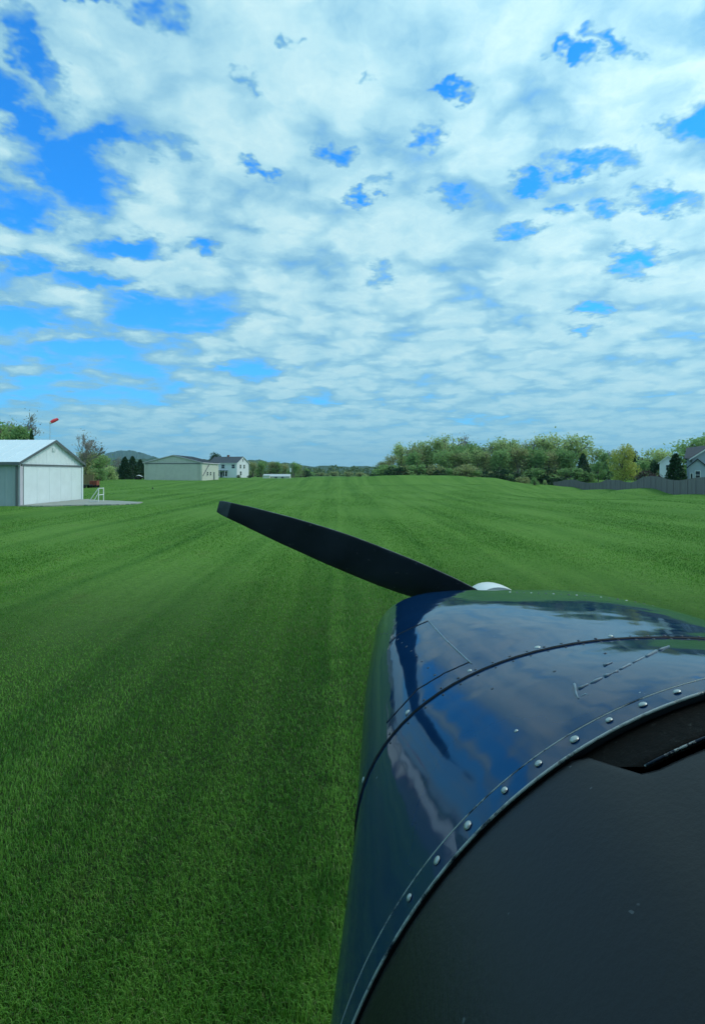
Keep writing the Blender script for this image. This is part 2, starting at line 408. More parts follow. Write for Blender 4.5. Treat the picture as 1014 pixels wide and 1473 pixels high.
def broad_tree(seed, lmat, leaves, lsize, first=.28, spread=.5, up=.5, depth=4, bark=barkm, sc_=.22, rad=.028, fill=0):
    """unit tree, 1 m high, scaled when placed"""
    rr = random.Random(seed); tb = MB(); tips = []
    grow(tb, tips, Vector((0,0,-.02)), Vector((rr.uniform(-.06,.06), rr.uniform(-.06,.06), 1)).normalized(), first, rad, depth, rr, spread, up)
    top = max(p.z for p, _ in tips)
    cb = MB(); pts = []
    for i in range(leaves):
        p, _ = rr.choice(tips); s = sc_*.165
        pts.append(p+Vector((rr.gauss(0, s), rr.gauss(0, s), rr.gauss(0, s))))
    for i in range(fill):
        q = rr.uniform(0, 1); a = rr.uniform(0, 2*PI); r_ = .2*math.sqrt(1-(q*2-1)**2*.7)*rr.uniform(.5, 1)
        pts.append(Vector((r_*math.cos(a), r_*math.sin(a), top*(.08+.5*q))))
    leafcloud(cb, pts, lsize, rr)
    k = 1/top
    tb.v = [(a*k, b*k, c*k) for a, b, c in tb.v]; cb.v = [(a*k, b*k, c*k) for a, b, c in cb.v]
    root = empty('tree', (0,0,0)); tb.build('trunk', bark, root); cb.build('crown', lmat, root)
    return root
def lobe_tree(seed, lmat, n, lsize, shape='round', trunk=.12):
    rr = random.Random(seed); tb = MB(); cb = MB(); pts = []
    tb.tube([(0,0,-.03),(.004,0,.3),(0,.01,.7),(0,0,.92)], [.026,.02,.011,.003], 7)
    lobes = []
    if shape == 'round':
        for i in range(26):
            q = rr.uniform(.0, 1); a = rr.uniform(0, 2*PI); r_ = .30*math.sqrt(max(.05, 1-(2*q-1)**2))*rr.uniform(.3, .85)
            lobes.append((Vector((r_*math.cos(a), r_*math.sin(a), trunk+.1+(.8-trunk)*q)), rr.uniform(.08, .15)))
            tb.tube([(0,0,max(.1, trunk+.5*q-.08)), lobes[-1][0]], [.008,.003], 4, cap=False)
    elif shape == 'cone':
        for i in range(60):
            q = i/60; a = i*2.4; r_ = .22*(1-q)**.75*rr.uniform(.7, 1.05)
            lobes.append((Vector((r_*math.cos(a), r_*math.sin(a), .05+.9*q)), .03+.06*(1-q)))
            if i % 4 == 0: tb.tube([(0,0,.05+.9*q), lobes[-1][0]], [.006,.003], 4, cap=False)
    elif shape == 'bush':
        for i in range(22):
            q = rr.uniform(0, .85); a = rr.uniform(0, 2*PI); r_ = .5*math.sqrt(1-q*q)*rr.uniform(.2, .95)
            lobes.append((Vector((r_*math.cos(a), r_*math.sin(a), .12+.72*q)), rr.uniform(.1, .2)))
            tb.tube([(0,0,-.02), lobes[-1][0]], [.02,.006], 4, cap=False)
    for i in range(n):
        c, r_ = rr.choice(lobes); g = Vector((rr.gauss(0,1), rr.gauss(0,1), rr.gauss(0,1))).normalized()*r_*rr.uniform(.55, 1.15)
        p = c+g; p.z = max(p.z, .01); pts.append(p)
    leafcloud(cb, pts, lsize, rr)
    root = empty('tree', (0,0,0)); tb.build('trunk', barkm, root); cb.build('crown', lmat, root)
    return root
USED = set()
def place(proto, name, u, vtop, d, label, cat='tree', group=None, wide=1., rot=None, H=None, sink=.15):
    x, y, z = gp(u, d)
    H = H or (CZ+(V0-vtop)/F*d - z)
    if id(proto) in USED: o = copy_tree(proto)
    else: o = proto; USED.add(id(proto))
    o.name = name
    o.location = (x, y, z-sink); o.rotation_euler = (0, 0, R.uniform(0, 6.28) if rot is None else rot); o.scale = (H*wide, H*wide, H)
    tag(o, label, cat, group); return o
T_sp = [broad_tree(21+i, L_spring, 1900, .0125, spread=.43+.04*i, up=.55, first=.2, fill=90) for i in range(3)]
T_mid = [broad_tree(41+i, L_mid, 2300, .0125, first=.16, spread=.46, up=.5, fill=260) for i in range(3)]
T_bare = [broad_tree(61+i, L_twig, 700, .008, spread=.36, up=.65, depth=5, first=.22, bark=barkg, rad=.026) for i in range(3)]
T_olive = [broad_tree(71+i, L_olive, 1700, .013, spread=.5, first=.2, fill=120) for i in range(2)]
B_mid = lobe_tree(81, L_mid, 1500, .034, 'bush'); B_dark = lobe_tree(82, L_dark, 1500, .034, 'bush'); B_sp = lobe_tree(83, L_spring, 1200, .036, 'bush'); B_olive = lobe_tree(84, L_olive, 1300, .034, 'bush'); B_purple = lobe_tree(85, L_purple, 1300, .034, 'bush')
T_gold = lobe_tree(91, L_gold, 5200, .016, 'round', .1)
T_round = lobe_tree(92, L_dark, 3200, .019, 'round', .1); T_rmid = lobe_tree(93, L_mid, 3400, .019, 'round', .08)
T_cone = lobe_tree(95, L_dark, 6500, .019, 'cone'); T_fir = lobe_tree(96, L_dark, 3600, .017, 'cone')
WG = 'trees of the wood beyond the grass rise'
wood = [
 (546,670,150,T_olive[0],'smallest olive shrubby tree at the far left tip of the wood'),
 (553,665,152,T_olive[1],'low brownish tree stepping up behind the left tip of the wood'),
 (562,655,156,T_olive[0],'olive tree on the rising left edge of the wood just before the forked pale one'),
 (576,640,165,T_sp[0],'spring tree with open forked top standing above the left shoulder of the wood'),
 (588,646,158,T_olive[1],'brownish leafing tree right of the open forked tree on the left shoulder of the wood'),
 (600,644,172,T_bare[0],'bare grey twiggy tree set back between olive trees in the left part of the wood'),
 (611,638,166,T_sp[1],'leafing tree just left of the tall heart-shaped tree in the wood'),
 (634,626,160,T_sp[2],'tall pale green tree with rounded head over a wide forked trunk, left in wood'),
 (661,625,163,T_bare[1],'tall nearly bare tree with fan of grey limbs, right of the tall forked tree'),
 (679,640,158,T_mid[0],'mid green tree filling the dip right of the tall bare fan-shaped tree'),
 (705,635,160,T_sp[1],'pale green broad-topped tree in the middle of the wood'),
 (722,634,164,T_sp[0],'pale green tree with flat top, right neighbour of the broad one mid-wood'),
 (740,638,170,T_bare[2],'bare grey-limbed tree, first of the bare pair right of the middle of the wood'),
 (755,634,166,T_bare[0],'bare grey-limbed tree, second of the bare pair right of the middle of the wood'),
 (771,631,164,T_bare[1],'slim thinly leafed tree left of the highest crown of the wood'),
 (787,624,160,T_sp[2],'highest pale green tree at the right end of the wood'),
 (803,629,162,T_sp[1],'pale green tree on the right slope of the highest crown of the wood'),
 (818,642,164,T_bare[2],'thin bare tree at the right edge of the wood left of the dark evergreen'),
 (648,640,178,T_mid[1],None),(620,642,176,T_bare[2],None),(692,642,178,T_bare[1],None),(670,645,155,T_mid[2],None),(712,640,176,T_bare[0],None),(730,648,154,T_mid[1],None),(762,646,156,T_mid[2],None),(778,636,176,T_bare[1],None),(796,640,176,T_mid[1],None),(745,646,150,T_olive[1],None),(698,650,150,T_olive[0],None),(595,652,150,T_mid[0],None),(812,650,152,T_mid[2],None),(654,652,150,T_olive[0],None),(582,654,168,T_mid[1],None),(606,650,180,T_mid[0],None),(642,648,150,T_mid[1],None),(684,648,150,T_sp[0],None),(716,650,150,T_mid[2],None),(737,646,180,T_sp[1],None),(768,650,150,T_mid[0],None),(792,652,150,T_olive[1],None),(806,645,176,T_sp[0],None)]
for u, vt, d, p, lab in wood:
    place(p, 'broadleaf_tree', u, vt, d, lab or 'tree packed inside the wood beyond the rise, its head lost among its neighbours', 'tree', WG, wide=R.uniform(1.0,1.2) if lab else 1.1)
for i in range(26):                                         # brush under the wood
    u = 548+i*10.8+R.uniform(-3, 3)
    place([B_dark, B_mid, B_dark, B_olive][i % 4], 'shrub', u, 0, R.uniform(136, 146), 'dark brush along the shaded foot of the wood beyond the grass rise', 'shrub', 'brush at the foot of the wood', wide=R.uniform(1.3, 1.9), H=R.uniform(3.0, 5.2))
place(B_olive, 'shrub', 536, 680, 150, 'round olive bush at the left foot of the wood beside the runway end', 'shrub', wide=1.3)
place(B_sp, 'shrub', 528, 681, 160, 'pale small bush just left of the round olive bush at the runway end', 'shrub', wide=1.4)
# between the wood and the right houses
place(B_mid, 'shrub', 769, 683, 116, 'small dark green bush alone in the grass left of the board fence', 'shrub', wide=.9)
place(B_sp, 'shrub', 783, 688, 118, 'thin low bush between the lone dark bush and the end of the board fence', 'shrub', wide=.8)
place(T_fir, 'evergreen_tree', 838, 650, 142, 'dark rounded evergreen behind the left end of the board fence', 'tree', wide=1.25)
place(T_sp[0], 'broadleaf_tree', 851, 644, 160, 'thin grey-green tree rising right behind the dark rounded evergreen', 'tree')
place(T_rmid, 'broadleaf_tree', 860, 663, 138, 'bright mid green low tree between the dark evergreen and the golden tree', 'tree', wide=1.1)
place(T_bare[0], 'broadleaf_tree', 868, 646, 165, 'grey twiggy tree behind and left of the golden tree', 'tree')
place(T_mid[0], 'broadleaf_tree', 876, 652, 150, 'green tree partly hidden by the left side of the golden tree', 'tree')
place(T_gold, 'broadleaf_tree', 895, 637, 112, 'big golden green full tree standing behind the board fence', 'tree', wide=.98, rot=1.)
place(T_round, 'evergreen_tree', 912, 648, 135, 'dark evergreen peeping out behind the right side of the golden tree', 'tree', wide=.7)
place(T_cone, 'evergreen_tree', 923, 656, 140, 'narrow dark conifer right of the golden tree', 'tree', wide=.8)
place(T_mid[1], 'broadleaf_tree', 932, 659, 125, 'mid green tree left of the purple-brown bush behind the fence', 'tree', wide=1.1)
place(B_purple, 'shrub', 934, 672, 92, 'purple-brown bush just over the top of the fence', 'shrub', wide=1.5)
place(T_round, 'evergreen_tree', 941, 661, 100, 'small dark round tree beside the pale narrow house', 'tree', wide=.8)
place(T_sp[1], 'broadleaf_tree', 946, 648, 120, 'pale leafing tree rising over the pale narrow house', 'tree', wide=1.2)
place(T_sp[2], 'broadleaf_tree', 962, 649, 125, 'pale leafing tree behind the tall cone-shaped evergreen', 'tree', wide=1.1)
place(T_cone, 'evergreen_tree', 971, 649, 71, 'tall dense cone-shaped evergreen in front of the grey-blue house', 'tree', wide=1.25)
place(T_mid[2], 'broadleaf_tree', 1005, 633, 120, 'mid green tree showing above the roof of the grey-blue house', 'tree', wide=1.6)
place(T_mid[0], 'broadleaf_tree', 1030, 628, 125, 'tree beyond the right roof edge of the grey-blue house', 'tree', wide=1.5)
for i in range(6):
    place([B_mid, B_dark][i % 2], 'shrub', 800+i*22+R.uniform(-4,4), 0, R.uniform(140,150), 'low dark brush behind the board fence left of the golden tree', 'shrub', 'brush behind the board fence', wide=1.6, H=3.2)
# left side
place(T_bare[2], 'bare_tree', 16, 590, 78, 'tall bare tree over the roof of the white hangar at the left edge', 'tree', wide=.8)
place(T_bare[0], 'bare_tree', 2, 600, 84, 'bare tree half cut by the left edge of the photo above the white hangar', 'tree')
place(T_rmid, 'broadleaf_tree', 28, 612, 74, 'dense green tree showing above the middle of the white hangar roof', 'tree', wide=.9)
place(T_mid[2], 'broadleaf_tree', 8, 614, 76, 'leafy tree above the left end of the white hangar roof', 'tree')
place(T_fir, 'evergreen_tree', 46, 614, 72, 'slim dark tree just left of the windsock above the hangar roof', 'tree', wide=.42)
place(T_bare[1], 'bare_tree', 112, 621, 85, 'gnarled bare tree right of the white hangar ridge', 'tree', wide=1.05)
place(T_olive[0], 'broadleaf_tree', 124, 648, 96, 'brown-green tree behind the right corner of the white hangar', 'tree', wide=1.2)
place(T_mid[1], 'broadleaf_tree', 137, 653, 105, 'mid green tree right of the brown-green tree by the white hangar', 'tree', wide=1.2)
place(T_olive[1], 'broadleaf_tree', 150, 658, 118, 'olive tree below the left foot of the blue mountain', 'tree', wide=1.3)
place(B_mid, 'shrub', 143, 668, 100, 'light green bush between the white hangar and the dark conifers', 'shrub', wide=1.2)
place(B_sp, 'shrub', 158, 666, 112, 'yellow-green bush directly left of the dark conifers', 'shrub', wide=1.3)
place(B_olive, 'shrub', 128, 670, 98, 'olive bush closest to the right wall of the white hangar', 'shrub', wide=1.3)
place(T_bare[2], 'bare_tree', 165, 655, 150, 'thin greyish tree in front of the blue mountain', 'tree', wide=1.2)
place(T_cone, 'evergreen_tree', 180, 655, 140, 'first dark conifer left of the beige hangar', 'tree', wide=1.3)
place(T_fir, 'evergreen_tree', 191, 654, 143, 'middle dark conifer left of the beige hangar', 'tree', wide=1.4)
place(T_cone, 'evergreen_tree', 202, 659, 150, 'dark conifer touching the left wall of the beige hangar', 'tree', wide=1.4)
place(T_round, 'evergreen_tree', 309, 651, 232, 'dark round tree behind the roof of the white farmhouse', 'tree', wide=1.0)
for i, (u, vt, d) in enumerate([(364,664,240),(376,664,245),(388,665,250),(399,664,250),(410,667,240),(424,666,225),(433,669,235),(441,673,260)]):
    lab = ['olive tree at the right gable of the white farmhouse','second tree right of the white farmhouse, green and rounded','brownish tree behind the left end of the low shed','full green tree above the middle of the low shed','tree behind the right end of the low shed','bushy tree right of the pale utility pole','olive tree second right of the utility pole','lowest tree where the line drops away right of the utility pole'][i]
    place([T_olive[0], T_mid[0], T_olive[1], T_rmid][i % 4], 'broadleaf_tree', u, vt, d, lab, 'tree', 'trees right of the white farmhouse', wide=1.25)
for i in range(9):
    place([B_olive, B_mid, B_dark][i % 3], 'shrub', 362+i*9.5, 0, 252, 'low brush under the trees behind the long low shed', 'shrub', 'brush behind the low shed', wide=1.7, H=R.uniform(3.5, 5))
for i in range(7):
    place([B_olive, B_mid, B_dark][i % 3], 'shrub', 118+i*11, 0, 152, 'brush at the field edge beneath the conifers left of the beige hangar', 'shrub', 'brush left of the beige hangar', wide=1.7, H=R.uniform(2.6, 4))
for u in (445,462,480,500,518):
    place([B_olive, B_mid][u % 2], 'shrub', u, 0, R.uniform(330,400), 'faint shrub along the far end of the runway', 'shrub', 'shrubs at the far end of the runway', wide=2.2, H=R.uniform(3.5, 5))
place(B_dark, 'shrub', 343.5, 681, 199, 'dark bush at the corner of the white farmhouse under its gable', 'shrub', wide=1.1)
place(B_dark, 'shrub', 359, 681.5, 203, 'dark bush at the right end of the farmhouse gable', 'shrub', wide=1.1)

# ------------------------------------------------------------------ buildings
white_sid = mat('white_metal_siding', (.74,.82,.84), .45, .05, 1.2)
white_roof = mat('white_metal_roof', (.68,.78,.82), .35, .04, .8)
side_sid = mat('hangar_side_siding', (.33,.40,.42), .5, .06, 1.2)  # side walls of the near hangar, toned darker than its gable
dark_trim = mat('dark_trim', (.11,.13,.14), .5, .1)
grey_trim = mat('lavender_grey_trim', (.55,.52,.58), .5, .06)
beige = mat('beige_metal_siding', (.50,.52,.46), .5, .06, 1.); beige_l = mat('light_beige_siding', (.60,.62,.54), .5, .06, 1.)
slate = mat('slate_roof', (.045,.06,.075), .7, .2, 3); slate2 = mat('grey_shingle', (.03,.042,.055), .8, .2, 3)
cream = mat('white_clapboard', (.72,.75,.78), .6, .05, 1.5, stretch=(1,1,12))
hblue = mat('grey_blue_clapboard', (.36,.42,.47), .6, .08, 1.5, stretch=(1,1,12))
glassm = mat('window_glass', (.02,.03,.04), .08, .1, 2, spec=.8)
wht = mat('white_paint', (.74,.76,.74), .45, .05)
conc = mat('pale_concrete', (.27,.29,.25), .85, .15, 2.5, bump=.2)
woodf = mat('weathered_fence_board', (.185,.165,.17), .8, .3, 1.3, stretch=(8,8,.4), bump=.3)
postm = mat('fence_post_wood', (.18,.16,.165), .8, .2, 2)
def corrugated(mb, p0, p1, z0, z1f, nrm, pitch=.3, depth=.025):
    """ribbed metal wall from p0 to p1 (xy), z1f(t) gives the top"""
    p0 = Vector(p0); p1 = Vector(p1); n = max(2, int((p1-p0).length/pitch)); nv = Vector(nrm)
    lo = []; hi = []
    for i in range(n+1):
        for s, off in ((0, 0), (.12, depth), (.28, depth), (.4, 0)):
            tt = min(1, (i+s)/n); p = p0.lerp(p1, tt)+nv*off; lo.append((p.x, p.y, z0)); hi.append((p.x, p.y, z1f(tt)))
            if tt >= 1: break
    mb.grid([lo, hi])
def barn(root, W, L, H, rise, wm, sm, rm, trim, over=.3, ribs=True, thick=.1):
    """walls and roof in the root's frame: gable end on y=0 spanning x 0..W, ridge runs along +y"""
    g = lambda tt: H+rise*(1-abs(2*tt-1))
    f = MB(); corrugated(f, (0,0), (W,0), -.6, g, (0,-1), .45, .03 if ribs else .002); f.build('gable_wall', wm, root)
    b = MB(); corrugated(b, (W,L), (0,L), -.6, g, (0,1), .45, .03 if ribs else .002); b.build('rear_wall', wm, root)
    s = MB(); corrugated(s, (0,L), (0,0), -.6, lambda tt: H, (-1,0), .45, .03 if ribs else .002); s.build('side_wall', sm, root)
    s = MB(); corrugated(s, (W,0), (W,L), -.6, lambda tt: H, (1,0), .45, .03 if ribs else .002); s.build('side_wall', sm, root)
    k = rise/(W/2); rf = MB()
    xs = [-over, W/2, W+over]; zs = [H-over*k, H+rise, H-over*k]
    up = [(x, z+.04+thick) for x, z in zip(xs, zs)]; dn = [(x, z+.04) for x, z in zip(xs, zs)]
    sec = up+dn[::-1]
    rf.grid([[(x, -over, z) for x, z in sec], [(x, L+over, z) for x, z in sec]], close=True); rf.cap([(x, -over, z) for x, z in sec]); rf.cap([(x, L+over, z) for x, z in sec][::-1])
    roof = rf.build('roof', rm, root)
    if ribs:
        rb = MB()
        for i in range(int(L/.9)+1):
            y = i*.9
            rb.tube([(xs[0], y, zs[0]+.05+thick), (xs[1], y, zs[1]+.05+thick), (xs[2], y, zs[2]+.05+thick)], .018, 4)
        rb.build('roof_seam', rm, roof)
    # verge boards under the gable edge and eaves fascia
    v = MB()
    for y in (-over-.03, ):
        for a, c in ((0, 1), (2, 1)):
            m0 = Vector((xs[a], y, zs[a]+.01)); m1 = Vector((xs[c], y, zs[c]+.01))
            v.add([m0+Vector((0,0,-.05)), m1+Vector((0,0,-.05)), m1+Vector((0,0,.13)), m0+Vector((0,0,.13)), m0+Vector((0,.025,-.05)), m1+Vector((0,.025,-.05)), m1+Vector((0,.025,.13)), m0+Vector((0,.025,.13))],
                  [(0,1,2,3),(7,6,5,4),(0,4,5,1),(1,5,6,2),(2,6,7,3),(3,7,4,0)])
    v.build('verge_board', trim, root)
    for a_ in (-over-.06, W+over): MB().box(a_, a_+.06, -over, L+over, H-over*k-.08, H-over*k+.13).build('eaves_gutter', trim, root)
def window(parent, m, w, h, n=(0,-1), cross=True):
    """m: matrix, window centred at origin in xz plane, facing -y"""
    fr = MB(); t_ = .07
    for a in ((-w/2-t_, w/2+t_, -h/2-t_, -h/2), (-w/2-t_, w/2+t_, h/2, h/2+t_), (-w/2-t_, -w/2, -h/2, h/2), (w/2, w/2+t_, -h/2, h/2)):
        fr.box(a[0], a[1], -.07, 0.01, a[2], a[3], m)
    if cross: fr.box(-w/2, w/2, -.05, 0, -.025, .025, m)
    f = fr.build('window', wht, parent); g = MB().box(-w/2, w/2, -.035, -.02, -h/2, h/2, m); g.build('pane', glassm, f)
    return f
def TM(x, y, z, rz=0): return Matrix.Translation((x, y, z)) @ Matrix.Rotation(rz, 4, 'Z')

# white hangar, gable turned to the runway
gx, gy = -22.0, 35.75; z0 = gz(gx, gy+3)
h1 = empty('hangar', (gx, gy, z0), math.radians(90), 'white metal hangar with wide closed door in its gable, nearest on the left', 'hangar')
barn(h1, 8.35, 15, 2.86, 1.62, white_sid, side_sid, white_roof, dark_trim, over=.22)
dr = MB()
for i in range(5): dr.box(.42+i*1.53, .42+i*1.53+1.515, -.11, -.07, .05, 2.62)
d1 = dr.build('sliding_door', white_sid, h1); bevel(d1, .01)
MB().box(.1, 8.3, -.17, -.12, 2.66, 2.78).build('door_track', dark_trim, h1)
MB().box(-.03, .27, -.14, -.05, -.1, 2.66).build('corner_post', grey_trim, h1)
MB().box(.30, .39, -.12, -.06, -.1, 2.66).build('door_jamb', dark_trim, h1)
MB().box(-.12, -.05, .02, .12, -.1, 2.66).build('corner_strip', dark_trim, h1)
MB().box(8.12, 8.34, -.14, -.05, -.1, 2.66).build('corner_post', white_sid, h1)
MB().box(.0, 8.35, -.16, -.03, -.12, .03).build('door_sill', dark_trim, h1)
v_ = MB(); v_.box(4.0, 4.4, -.06, -.03, 3.75, 4.05)
for i in range(4): v_.box(4.02, 4.38, -.08, -.06, 3.78+i*.07, 3.81+i*.07)
v_.build('gable_vent', white_sid, h1)
# apron
def gpt(u, v):                                      # point on level turf seen at this row
    d = CZ*F/(v-V0); return ((u-U0)/F*d, d)
ap = [gpt(26, 728.5), gpt(60, 729), gpt(120, 727.5), gpt(172, 726.8), gpt(196, 725.5), gpt(206, 723.5), gpt(175, 721.8), gpt(146, 720.6), gpt(124, 719)]
rrp = random.Random(2); ring = []
for i in range(len(ap)):
    a = Vector(ap[i]); b = Vector(ap[(i+1) % len(ap)]); nseg = 8
    for k in range(nseg):
        p = a.lerp(b, k/nseg)+Vector((rrp.uniform(-.12,.12), rrp.uniform(-.12,.12))); ring.append(p)
cx = sum(p.x for p in ring)/len(ring); cy = sum(p.y for p in ring)/len(ring)
m_ = MB(); m_.v = [(cx, cy, gz(cx, cy)+.075)]+[(p.x, p.y, gz(p.x, p.y)+.07) for p in ring]+[(p.x+.02, p.y, gz(p.x, p.y)-.1) for p in ring]
n_ = len(ring); m_.f = [(0, 1+i, 1+(i+1) % n_) for i in range(n_)]+[(1+i, 1+n_+i, 1+n_+(i+1) % n_, 1+(i+1) % n_) for i in range(n_)]
tag(m_.build('pavement', conc), kind='structure')
# white bracket stand at the end of the door track
sx, sy = gpt(136, 723.2); sz = gz(sx, sy)+.07
st = empty('rail_stand', (sx, sy, sz), 0, 'white triangular braced stand on the apron right of the white hangar', 'stand')
for y in (0, .8): MB().tube([(.32,y,0),(.32,y,1.02)], .035, 8).build('post', wht, st)
for q_ in ([(-.36,0,.03),(.30,0,.98)], [(-.05,0,.03),(.30,0,.62)]): MB().tube(q_, .028, 8).build('brace', wht, st)
for q_ in ([(.32,0,.98),(.32,.8,.98)], [(-.42,0,.03),(.34,0,.03)], [(.32,0,.5),(.32,.8,.5)]): MB().tube(q_, .028, 8).build('rail', wht, st)

# beige hangar
bx = (208-U0)/F*130; bz = CZ-(691.5-V0)/F*130
h2 = empty('hangar', (bx, 130, bz), 0, 'beige metal hangar with shallow gable beside the white farmhouse', 'hangar')
barn(h2, 13.85, 16, 4.33, 1.75, beige, beige_l, slate, grey_trim, over=.25)
dr = MB()
for i in range(6): dr.box(1.0+i*1.98, 1.0+i*1.98+1.96, -.12, -.07, .05, 4.0)
dr.build('sliding_door', beige, h2)
MB().box(.3, 13.5, -.2, -.13, 4.05, 4.22).build('door_track', dark_trim, h2)
for x in (.05, 13.55): MB().box(x, x+.24, -.15, -.04, -.1, 4.1).build('corner_post', beige_l, h2)
for y in (4.5, 7.5): window(h2, TM(13.91, y, 1.7, PI/2), 1.1, .9)
MB().box(13.88, 13.95, 10.5, 11.5, -.1, 2.1).build('side_door', dark_trim, h2)
MB().tube([(14.0,.3,1.2),(14.1,6.,4.2)], .09, 6).build('down_strut', dark_trim, h2)

# white farmhouse
hx = (341-U0)/F*204; hz_ = CZ-(687-V0)/F*204
h3 = empty('house', (hx, 204, hz_), math.radians(72), 'white two-storey farmhouse with dark roof behind the beige hangar', 'house')
barn(h3, 9, 12.2, 5.5, 2.4, cream, cream, slate, wht, over=.3, ribs=False)
for x in (2.6, 5.4): window(h3, TM(x, -.02, 4.2), 1.0, 1.4)
window(h3, TM(2.8, -.02, 1.6), 1.1, 1.4); window(h3, TM(4.5, -.02, 6.6), .7, .9)
for y in (1.5, 5.9, 9.6): window(h3, TM(-.02, y, 4.2, -PI/2), 1.3, 1.4)
for y in (5.0, 8.3): window(h3, TM(-.02, y, 1.4, -PI/2), 1.8, 1.8)
MB().box(-.08, -.03, 6.2, 7.2, 0, 2.1).build('front_door', dark_trim, h3)
MB().box(4.2, 4.9, 6, 6.7, 7.6, 8.7).build('chimney', mat('brick', (.2,.09,.07), .8, .3, 8), h3)
pr = MB().box(-2.2, -.05, 3.8, 10.6, 2.55, 2.7).build('porch_roof', slate, h3)
for y in (3.9, 6.1, 8.3, 10.5): MB().box(-2.15, -2.03, y-.06, y+.06, 0, 2.54).build('porch_post', wht, h3)
MB().box(1.2, 7.2, -2.6, -.05, 0, .0+2.3).build('side_annex', cream, h3) if False else None

# low shed
lx = (379-U0)/F*200; lz = CZ-(688-V0)/F*200
h4 = empty('shed', (lx, 200, lz), 0, 'long low pale metal-roofed shed right of the white farmhouse', 'shed')
s_ = MB(); s_.box(0, 9.7, 0, 4, -.5, .75); s_.build('wall', beige_l, h4)
s_ = MB(); s_.add([(-.2,-.25,.7),(9.9,-.25,.7),(9.9,2,1.55),(-.2,2,1.55),(9.9,4.2,.7),(-.2,4.2,.7),(-.2,-.25,.62),(9.9,-.25,.62),(-.2,4.2,.62),(9.9,4.2,.62)],
       [(0,1,2,3),(3,2,4,5),(6,7,1,0),(5,4,9,8)]); s_.build('roof', mat('galvanised_roof', (.42,.47,.48), .4, .1, 1.), h4)
s_ = MB(); s_.add([(0,0,.75),(0,4,.75),(0,2,1.52)], [(0,1,2)]); s_.add([(9.7,0,.75),(9.7,4,.75),(9.7,2,1.52)], [(0,2,1)]); s_.build('gable', white_sid, h4)
h5x = lx; 
s_ = MB(); s_.box(.2, 2.6, -2.2, -.3, -.3, .95); lean = s_.build('lean_to', beige_l, h4)
MB().box(.1, 2.7, -2.35, -.2, .96, 1.06).build('lean_to_roof', white_roof, h4)
for x in (4.2, 6.6): MB().box(x, x+.9, -.05, -.01, 0, .65).build('door', dark_trim, h4)

# grey-blue house at the right
rz_ = gz((1000-U0)/F*74, 74)
rx = (995-U0)/F*72
h6 = empty('house', (rx, 72, rz_), math.radians(-32.5), 'grey-blue clapboard house with white-edged gables behind the fence at the right edge', 'house')
barn(h6, 8.6, 9, 4.1-rz_, 3.1, hblue, hblue, slate2, wht, over=.3, ribs=False)
pg = MB(); pg.box(-.35, 1.55, -1.4, -.04, -.4, 3.0-rz_); pg.build('porch_wall', hblue, h6)
zz_ = 3.0-rz_
pt = MB(); pt.add([(-.35,-1.4,zz_+.002),(1.55,-1.4,zz_+.002),(.6,-1.4,zz_+.9)], [(0,1,2)]); pt.build('porch_gable', hblue, h6)
pr = MB()
for a, b in (((-.6, zz_-.22), (.6, zz_+.93)), ((1.8, zz_-.22), (.6, zz_+.93))):
    pr.add([(a[0],-1.65,a[1]),(b[0],-1.65,b[1]),(b[0],-.1,b[1]),(a[0],-.1,a[1]),(a[0],-1.65,a[1]+.12),(b[0],-1.65,b[1]+.12),(b[0],-.1,b[1]+.12),(a[0],-.1,a[1]+.12)], [(0,1,2,3),(7,6,5,4),(0,4,5,1),(2,6,7,3),(0,3,7,4)])
pr.build('porch_roof', slate2, h6)
window(h6, TM(.62, -1.42, 1.9-rz_), .5, 1.0); window(h6, TM(-.06, -1.42, 1.7-rz_), .22, .8, cross=False)
window(h6, TM(3.6, -.03, 2.4-rz_), 1.2, 1.2); window(h6, TM(5.8, -.03, 2.4-rz_), 1.2, 1.2); window(h6, TM(4.3, -.03, 4.9-rz_), .9, .9)
aw = MB().box(2.3, 7.8, -1.2, -.06, 3.25-rz_, 3.37-rz_).build('awning', slate2, h6)
wg = MB(); wg.box(-.7, -.05, 5, 13, -.4, 4.3-rz_); wg.build('wing_wall', hblue, h6)
wr = MB(); e_ = 4.2-rz_; r_ = 5.9-rz_
wr.add([(-1.0,4.4,e_),(3.5,4.4,e_),(3.5,9,r_+.5),(-.8,9,r_),(3.5,13.4,e_),(-1.0,13.4,e_)], [(0,1,2,3),(3,2,4,5),(0,3,5)]); wr.build('wing_roof', slate2, h6)
# pale narrow house
qx = (948-U0)/F*96
h7 = empty('house', (qx, 96, gz(qx, 96)), math.radians(-30), 'pale narrow house end between the dark round tree and the cone-shaped evergreen', 'house')
barn(h7, 2.6, 7, 3.4, 1.1, cream, cream, slate2, wht, over=.2, ribs=False)
window(h7, TM(1.3, -.03, 2.5), .6, .9)

